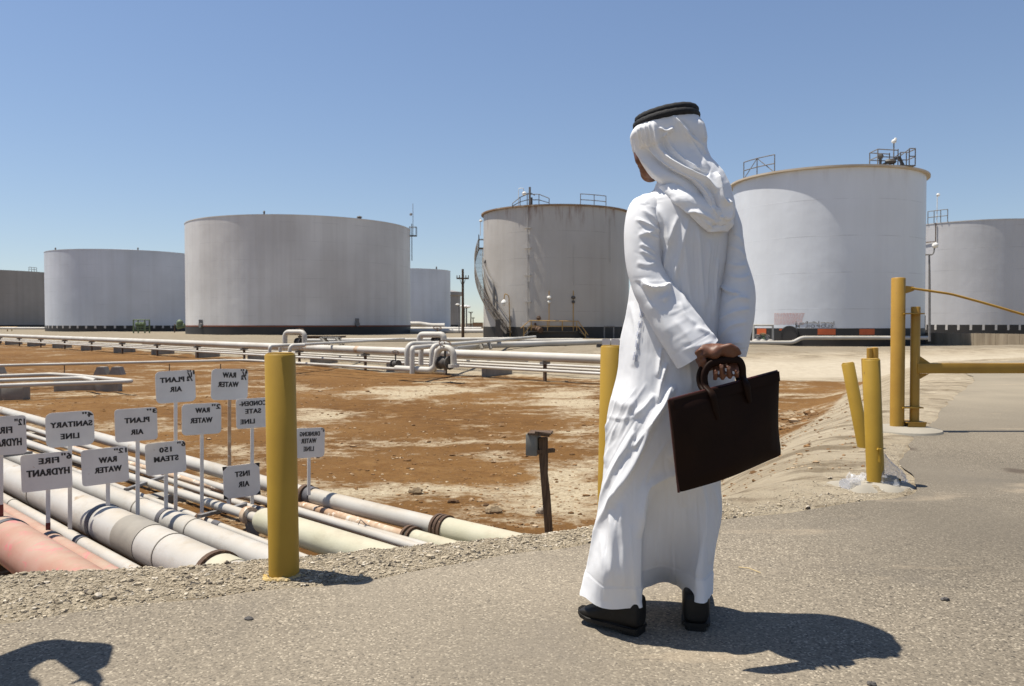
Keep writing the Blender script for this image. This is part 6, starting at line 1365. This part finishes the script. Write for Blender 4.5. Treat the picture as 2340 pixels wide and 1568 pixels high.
def man_body():
    s = []; hd = M(1520, 322, .02)
    # skull, jaw and face turned to the left and away
    fwd = Vector((-.62, .78, 0)).normalized(); side = Vector((fwd.y, -fwd.x, 0)); up = Vector((0, 0, 1))
    s += [(hd+up*.02, hd+up*.03-fwd*.03, .086, .084), (hd+fwd*.02, hd+fwd*.045-up*.03, .078, .068), (hd+fwd*.05-up*.05, hd+fwd*.068-up*.098, .056, .036)]
    s += [(hd+fwd*.045-up*.09+side*.03, hd+fwd*.045-up*.09-side*.03, .036, .036), (hd+fwd*.098-up*.005, hd+fwd*.118-up*.042, .011, .015)]   # jaw, nose
    s += [(hd+fwd*.086+up*.022+side*.036, hd+fwd*.086+up*.022-side*.036, .014, .014), (hd+fwd*.10-up*.070+side*.018, hd+fwd*.10-up*.070-side*.018, .010, .010), (hd+fwd*.098-up*.078+side*.014, hd+fwd*.098-up*.078-side*.014, .010, .010)]
    for k in (-1, 1): s += [(hd+side*k*.062-up*.01, hd+side*k*.062-up*.045, .014, .010), (hd+fwd*.062+side*k*.046-up*.035, hd+fwd*.05+side*k*.056-up*.06, .032, .03)]
    nk = M(1545, 425, .01); s += [(hd-up*.06-fwd*.01, nk, .056, .06), (nk, nk-up*.05, .06, .075)]
    sh1, sh2 = M(1475, 490, .02), M(1655, 505, .02); ch = M(1562, 560, .01); wa = M(1556, 720, .02); pel = M(1545, 850, .02)
    s += [(nk-up*.05, ch, .075, .105), (ch, wa, .105, .10), (wa, pel, .10, .105), (sh1+Vector((.05, 0, 0)), sh2-Vector((.05, 0, 0)), .06, .06)]
    e1, w1 = M(1488, 655, -.07), M(1585, 795, -.165); e2, w2 = M(1692, 672, -.035), M(1680, 798, -.075)
    s += [(sh1, e1, .05, .04), (e1, w1, .038, .028), (sh2, e2, .05, .04), (e2, w2, .038, .028)]
    # hips, legs down into the shoes
    k1, k2 = M(1430, 1130, .0), M(1600, 1120, .10); a1, a2 = M(1436, 1392, .03), M(1588, 1378, .12)
    s += [(pel+Vector((-.07, 0, -.05)), k1, .085, .055), (k1, a1, .055, .04), (pel+Vector((.07, 0, -.05)), k2, .085, .055), (k2, a2, .055, .04), (a1, M(1440, 1420, .02), .034, .034), (a2, M(1585, 1412, .08), .034, .032)]
    # left hand: wrist from the near cuff, palm over the strap, four fingers hooked under it
    p0 = M(1606, 800, -.205); s += [(w1, p0, .028, .026)]
    kn = [M(1668, 806, -.225), M(1655, 797, -.22), M(1640, 792, -.215), M(1626, 794, -.21)]
    s += [(p0, M(1632, 806, -.225), .026, .021), (p0, M(1650, 800, -.215), .024, .02), (M(1632, 808, -.232), M(1640, 800, -.23), .020, .019), (M(1662, 802, -.225), M(1672, 808, -.222), .023, .018), (M(1640, 800, -.21), M(1665, 806, -.21), .022, .022)]
    tips = [M(1682, 848, -.262), M(1663, 838, -.268), M(1647, 835, -.268), M(1635, 848, -.264)]; mids = [M(1684, 860, -.235), M(1668, 862, -.242), M(1651, 864, -.242), M(1634, 866, -.238)]; prox = [M(1684, 826, -.205), M(1668, 828, -.20), M(1650, 830, -.2), M(1634, 832, -.2)]
    for a, b, c, d, r in zip(kn, prox, mids, tips, (.0088, .0098, .0100, .0092)):
        finger(s, [a, b, c, c.lerp(d, .55), d], r)
    finger(s, [M(1640, 798, -.235), M(1668, 790, -.243), M(1684, 798, -.236), M(1690, 808, -.228)], .0105)      # thumb along the top
    # right hand: reaches across behind and closes on the left wrist
    q0 = M(1668, 815, -.12); q1 = M(1628, 828, -.165); s += [(w2, q0, .027, .025), (q0, q1, .026, .023), (q1, M(1612, 828, -.18), .022, .018)]
    for k, (u, v) in enumerate(((1592, 812), (1597, 824), (1603, 835), (1611, 844))):
        finger(s, [M(1620+k*3, 822+k*6, -.175), M(u-2, v+2, -.20), M(u, v-6, -.225), M(u+8, v-12, -.235)], .0092)
    finger(s, [M(1640, 815, -.165), M(1622, 800, -.19), M(1612, 790, -.205)], .0105)
    o = capsules(s, .0042, "body", M_SKIN, man, 5)
    mb = MB()
    for d, c in zip(tips, mids):
        ax = (d-c).normalized(); nn = Vector((0, -1, .25)); nn = (nn-ax*nn.dot(ax)).normalized(); sd = ax.cross(nn); rows = []
        for i in range(5):
            rows.append([d+ax*(-.004+.010*i/4)+sd*(.0055*(j-2)/2)*(1-.25*(i == 4))+nn*(.0088-.0022*((j-2)/2)**2) for j in range(5)])
        mb.grid(rows)
    mb.build("finger_nails", M_NAIL, o)
    mb = MB()
    for k in (-1, 1): mb.ball(hd+fwd*.089+side*k*.033-up*.004, .0125, 12)
    mb.build("eyes", paint("eye_white", (.5, .47, .43), None, .3), o)
    mb = MB(); mb.ball(hd+up*.035-fwd*.02, 1, 20, (.088, .09, .085)); mb.build("hair", M_CORD, man)
man_body()
# ---- shoes
def shoe(heel, toe, label_side):
    heel, toe = Vector(heel), Vector(toe); d = (toe-heel); L = d.length; d.normalize(); sd = Vector((d.y, -d.x, 0))
    st = [(-.012, .022, .012, .110), (.0, .040, .004, .130), (.04, .047, .0, .135), (.12, .048, .0, .135), (.30, .046, .0, .125), (.44, .044, .0, .110), (.60, .048, .002, .082), (.78, .050, .004, .068), (.90, .043, .010, .058), (.97, .028, .016, .048), (1.0, .012, .020, .038)]
    rows = []
    for (t, w, zl, zh) in st:
        c = heel+d*L*t; rows.append([c+sd*w*math.copysign(abs(math.cos(a))**.5, math.cos(a))+Vector((0, 0, (zl+.028)+(zh-zl-.028)/2+(zh-zl-.028)/2*math.copysign(abs(math.sin(a))**.62, math.sin(a)))) for a in np.linspace(0, 2*math.pi, 33)[:-1]])
    mb = MB(); mb.grid(rows, True); n = 32; mb.f.append(tuple(range(n))); mb.f.append(tuple(len(mb.v)-1-k for k in range(n))); o = mb.build("shoe", M_SHOE, man)
    sub = o.modifiers.new("sub", 'SUBSURF'); sub.levels = 1; sub.render_levels = 2
    mb = MB(); rows = []
    poly = [(t, w+.0015) for (t, w, a, b) in st]; out = [heel+d*L*t+sd*w for t, w in poly]+[heel+d*L*t-sd*w for t, w in reversed(poly)]
    lift = [.0, .0, .0, .0, .0, .0, .002, .004, .010, .016, .020]; lift = lift+lift[::-1]
    mb.v = [tuple(p+Vector((0, 0, .020+l))) for p, l in zip(out, lift)]+[tuple(p+Vector((0, 0, .032+l))) for p, l in zip(out, lift)]; k = len(out)
    mb.f = [tuple(range(k)), tuple(range(2*k-1, k-1, -1))]+[(i, (i+1) % k, k+(i+1) % k, k+i) for i in range(k)]
    mb.build("sole", M_SHOE, o, smooth=False)
    mb = MB(); pts = [heel+d*L*t+sd*w for t, w in ((-.005, .028), (.03, .036), (.24, .036))]; pts += [heel+d*L*t-sd*w for t, w in ((.24, .036), (.03, .036), (-.005, .028))]
    mb.prism([p+Vector((0, 0, .011)) for p in pts], (0, 0, 1), .022); mb.build("heel", M_SHOE, o, smooth=False)
shoe(G(1466, 1452, 0), G(1326, 1418, .0), "l"); shoe(G(1590, 1445, 0), G(1589, 1347, 0), "r")
# ---- document bag hanging from the hands
def bag():
    TL, TR, BR, BL = P(1527, 914, 2.44), P(1778, 847, 2.585), P(1787, 1040, 2.585), P(1550, 1126, 2.44); nrm = (TR-TL).cross(BL-TL).normalized()
    if nrm.y > 0: nrm = -nrm
    o = thing("document_bag", (TL+TR)/2, "flat dark brown leather document bag hanging from the man's clasped hands", "bag"); n, m_ = 44, 30
    def pt(i, j, s):
        a, b = i/n, j/m_; p = TL.lerp(TR, a).lerp(BL.lerp(BR, a), b); edge = min(a, 1-a, b, 1-b)
        cr_ = max(0, (b-.90)/.10)**2; a = .5+(a-.5)*(1-.020*cr_); ct_ = max(0, abs(a-.5)-.44)/.06; b = b-.018*ct_**2*(b-.5); p = TL.lerp(TR, a).lerp(BL.lerp(BR, a), b)
        th = .004+.011*min(1, edge/.12)**.6*(1+.25*math.sin(a*5+b*4))
        q = p+nrm*(th*s+.009*math.sin(a*3.3+.4)*math.sin(b*2.6)+.004*math.sin(7*a+5*b))
        q += (BL-TL).normalized()*.006*math.sin(a*math.pi)*b
        q += (TR-TL).normalized()*(-.006*math.sin(b*math.pi))*(a if a > .5 else -a)
        return q
    mb = MB(); A = [[pt(i, j, 1) for i in range(n+1)] for j in range(m_+1)]; B = [[pt(i, j, -1) for i in range(n+1)] for j in range(m_+1)]
    mb.grid(A); mb.grid(B)
    ring = lambda Gd: Gd[0]+[r[-1] for r in Gd[1:]]+Gd[-1][::-1][1:]+[r[0] for r in Gd[1:-1]][::-1]
    ra, rb = ring(A), ring(B); mb.grid([ra, rb], True); mb.build("body", M_LEATH, o, ang=60)
    f = lambda a, b, k=.016: TL.lerp(TR, a).lerp(BL.lerp(BR, a), b)+nrm*k
    mb = MB(); mb.tube([f(.01+.98*k/20, .004, .0) for k in range(21)], .0045, 8); mb.build("top_piping", M_PIPING, o)
    mb = MB(); mb.tube([f(.004, k/20, .0) for k in range(21)], .004, 8); mb.build("side_piping", M_PIPING, o)
    mb = MB(); rows = [[f(.02+.96*k/20, b, .0165+.002*(b > .02)) for k in range(21)] for b in (.01, .10, .115)]; mb.grid(rows); mb.build("top_panel", M_LEATH, o)
    # handle: flat padded strap looping through the hands
    hp = [f(.385, .34, .017), f(.365, .2, .02), f(.345, .05, .022), P(1612, 882, 2.50), P(1610, 855, 2.505), P(1622, 834, 2.51), P(1645, 826, 2.515), P(1668, 822, 2.52), P(1688, 824, 2.525), P(1696, 838, 2.53), P(1698, 862, 2.535), f(.655, .04, .022), f(.67, .16, .02), f(.685, .26, .017)]
    path = cat([tuple(p) for p in hp], 80); mb = MB(); rows = []
    for i in range(80):
        t = Vector(path[min(i+1, 79)]-path[max(i-1, 0)]).normalized(); w = t.cross(nrm).normalized(); nn = w.cross(t)
        hw = .0118 if 6 < i < 74 else .0118*(.55+.45*min(i, 79-i)/6)
        rows.append([Vector(path[i])+w*hw*math.copysign(abs(math.cos(a))**.6, math.cos(a))+nn*.0065*math.copysign(abs(math.sin(a))**.8, math.sin(a)) for a in np.linspace(0, 2*math.pi, 17)[:-1]])
    mb.grid(rows, True); mb.f.append(tuple(range(16))); mb.f.append(tuple(len(mb.v)-1-k for k in range(16))); mb.build("handle", M_LEATH, o)
    hp2 = [p-nrm*.03 for p in hp[2:12]]; path = cat([tuple(p) for p in hp2], 50); mb = MB(); mb.tube([tuple(p) for p in path], .008, 10); mb.build("handle", M_LEATH, o)
bag()
# ---------------------------------------------------------------- companion just outside the left edge, whose shadow falls into view
def companion():
    x, y = -2.06, 2.38; up = Vector((0, 0, 1)); o = thing("person", (x, y, 0), "person in a pale shirt standing just beyond the left edge, arms raised to the face", "person")
    c = lambda dx, dy, z: Vector((x+dx, y+dy, z)); s = []
    s += [(c(0, 0, 1.66), c(.02, 0, 1.60), .085, .075), (c(.06, -.01, 1.57), c(.07, -.01, 1.54), .04, .035), (c(0, 0, 1.52), c(0, 0, 1.44), .055, .06), (c(0, .12, 1.40), c(0, -.12, 1.40), .07, .07), (c(0, 0, 1.38), c(0, 0, 1.0), .12, .11)]
    for k in (-1, 1):
        e = c(.14, k*.255, 1.27); h = c(.24, k*.09, 1.52); s += [(c(0, k*.18, 1.40), e, .05, .04), (e, h, .04, .028), (h, c(.26, k*.05, 1.58), .03, .024)]
        for f in range(4): s.append((c(.26, k*.05, 1.55+f*.018), c(.29, k*.0, 1.56+f*.018), .009, .008))
        s.append((h, c(.22, k*.03, 1.52), .011, .009)); s += [(c(0, k*.09, .98), c(.01, k*.10, .52), .085, .058), (c(.01, k*.10, .52), c(-.01, k*.10, .08), .055, .04), (c(-.01, k*.10, .05), c(.17, k*.11, .04), .04, .03)]
    capsules(s, .009, "body", M_SKIN, o, 5)
    s = [(c(0, .12, 1.40), c(0, -.12, 1.40), .085, .085), (c(0, 0, 1.38), c(0, 0, .95), .14, .135)]+[(c(0, k*.18, 1.40), c(.06, k*.27, 1.34), .085, .082) for k in (-1, 1)]+[(c(.06, k*.27, 1.34), c(.14, k*.255, 1.28), .082, .076) for k in (-1, 1)]+[(c(.14, k*.255, 1.28), c(.20, k*.26, 1.38), .076, .066) for k in (-1, 1)]+[(c(.20, k*.26, 1.38), c(.225, k*.15, 1.47), .066, .055) for k in (-1, 1)]
    capsules(s, .012, "shirt", M_THOBE, o, 6); s = []
    for k in (-1, 1): s += [(c(0, k*.08, .98), c(.01, k*.10, .52), .10, .075), (c(.01, k*.10, .52), c(-.01, k*.10, .12), .075, .062)]
    capsules(s, .012, "trousers", M_STEEL, o, 6)
    mb = MB(); mb.ball(c(-.015, 0, 1.69), 1, 16, (.093, .088, .075)); mb.build("hair", M_CORD, o)
    mb = MB()
    for k in (-1, 1): mb.ball(c(.06, k*.105, .045), 1, 14, (.14, .05, .045))
    mb.build("shoes", M_SHOE, o)
companion()
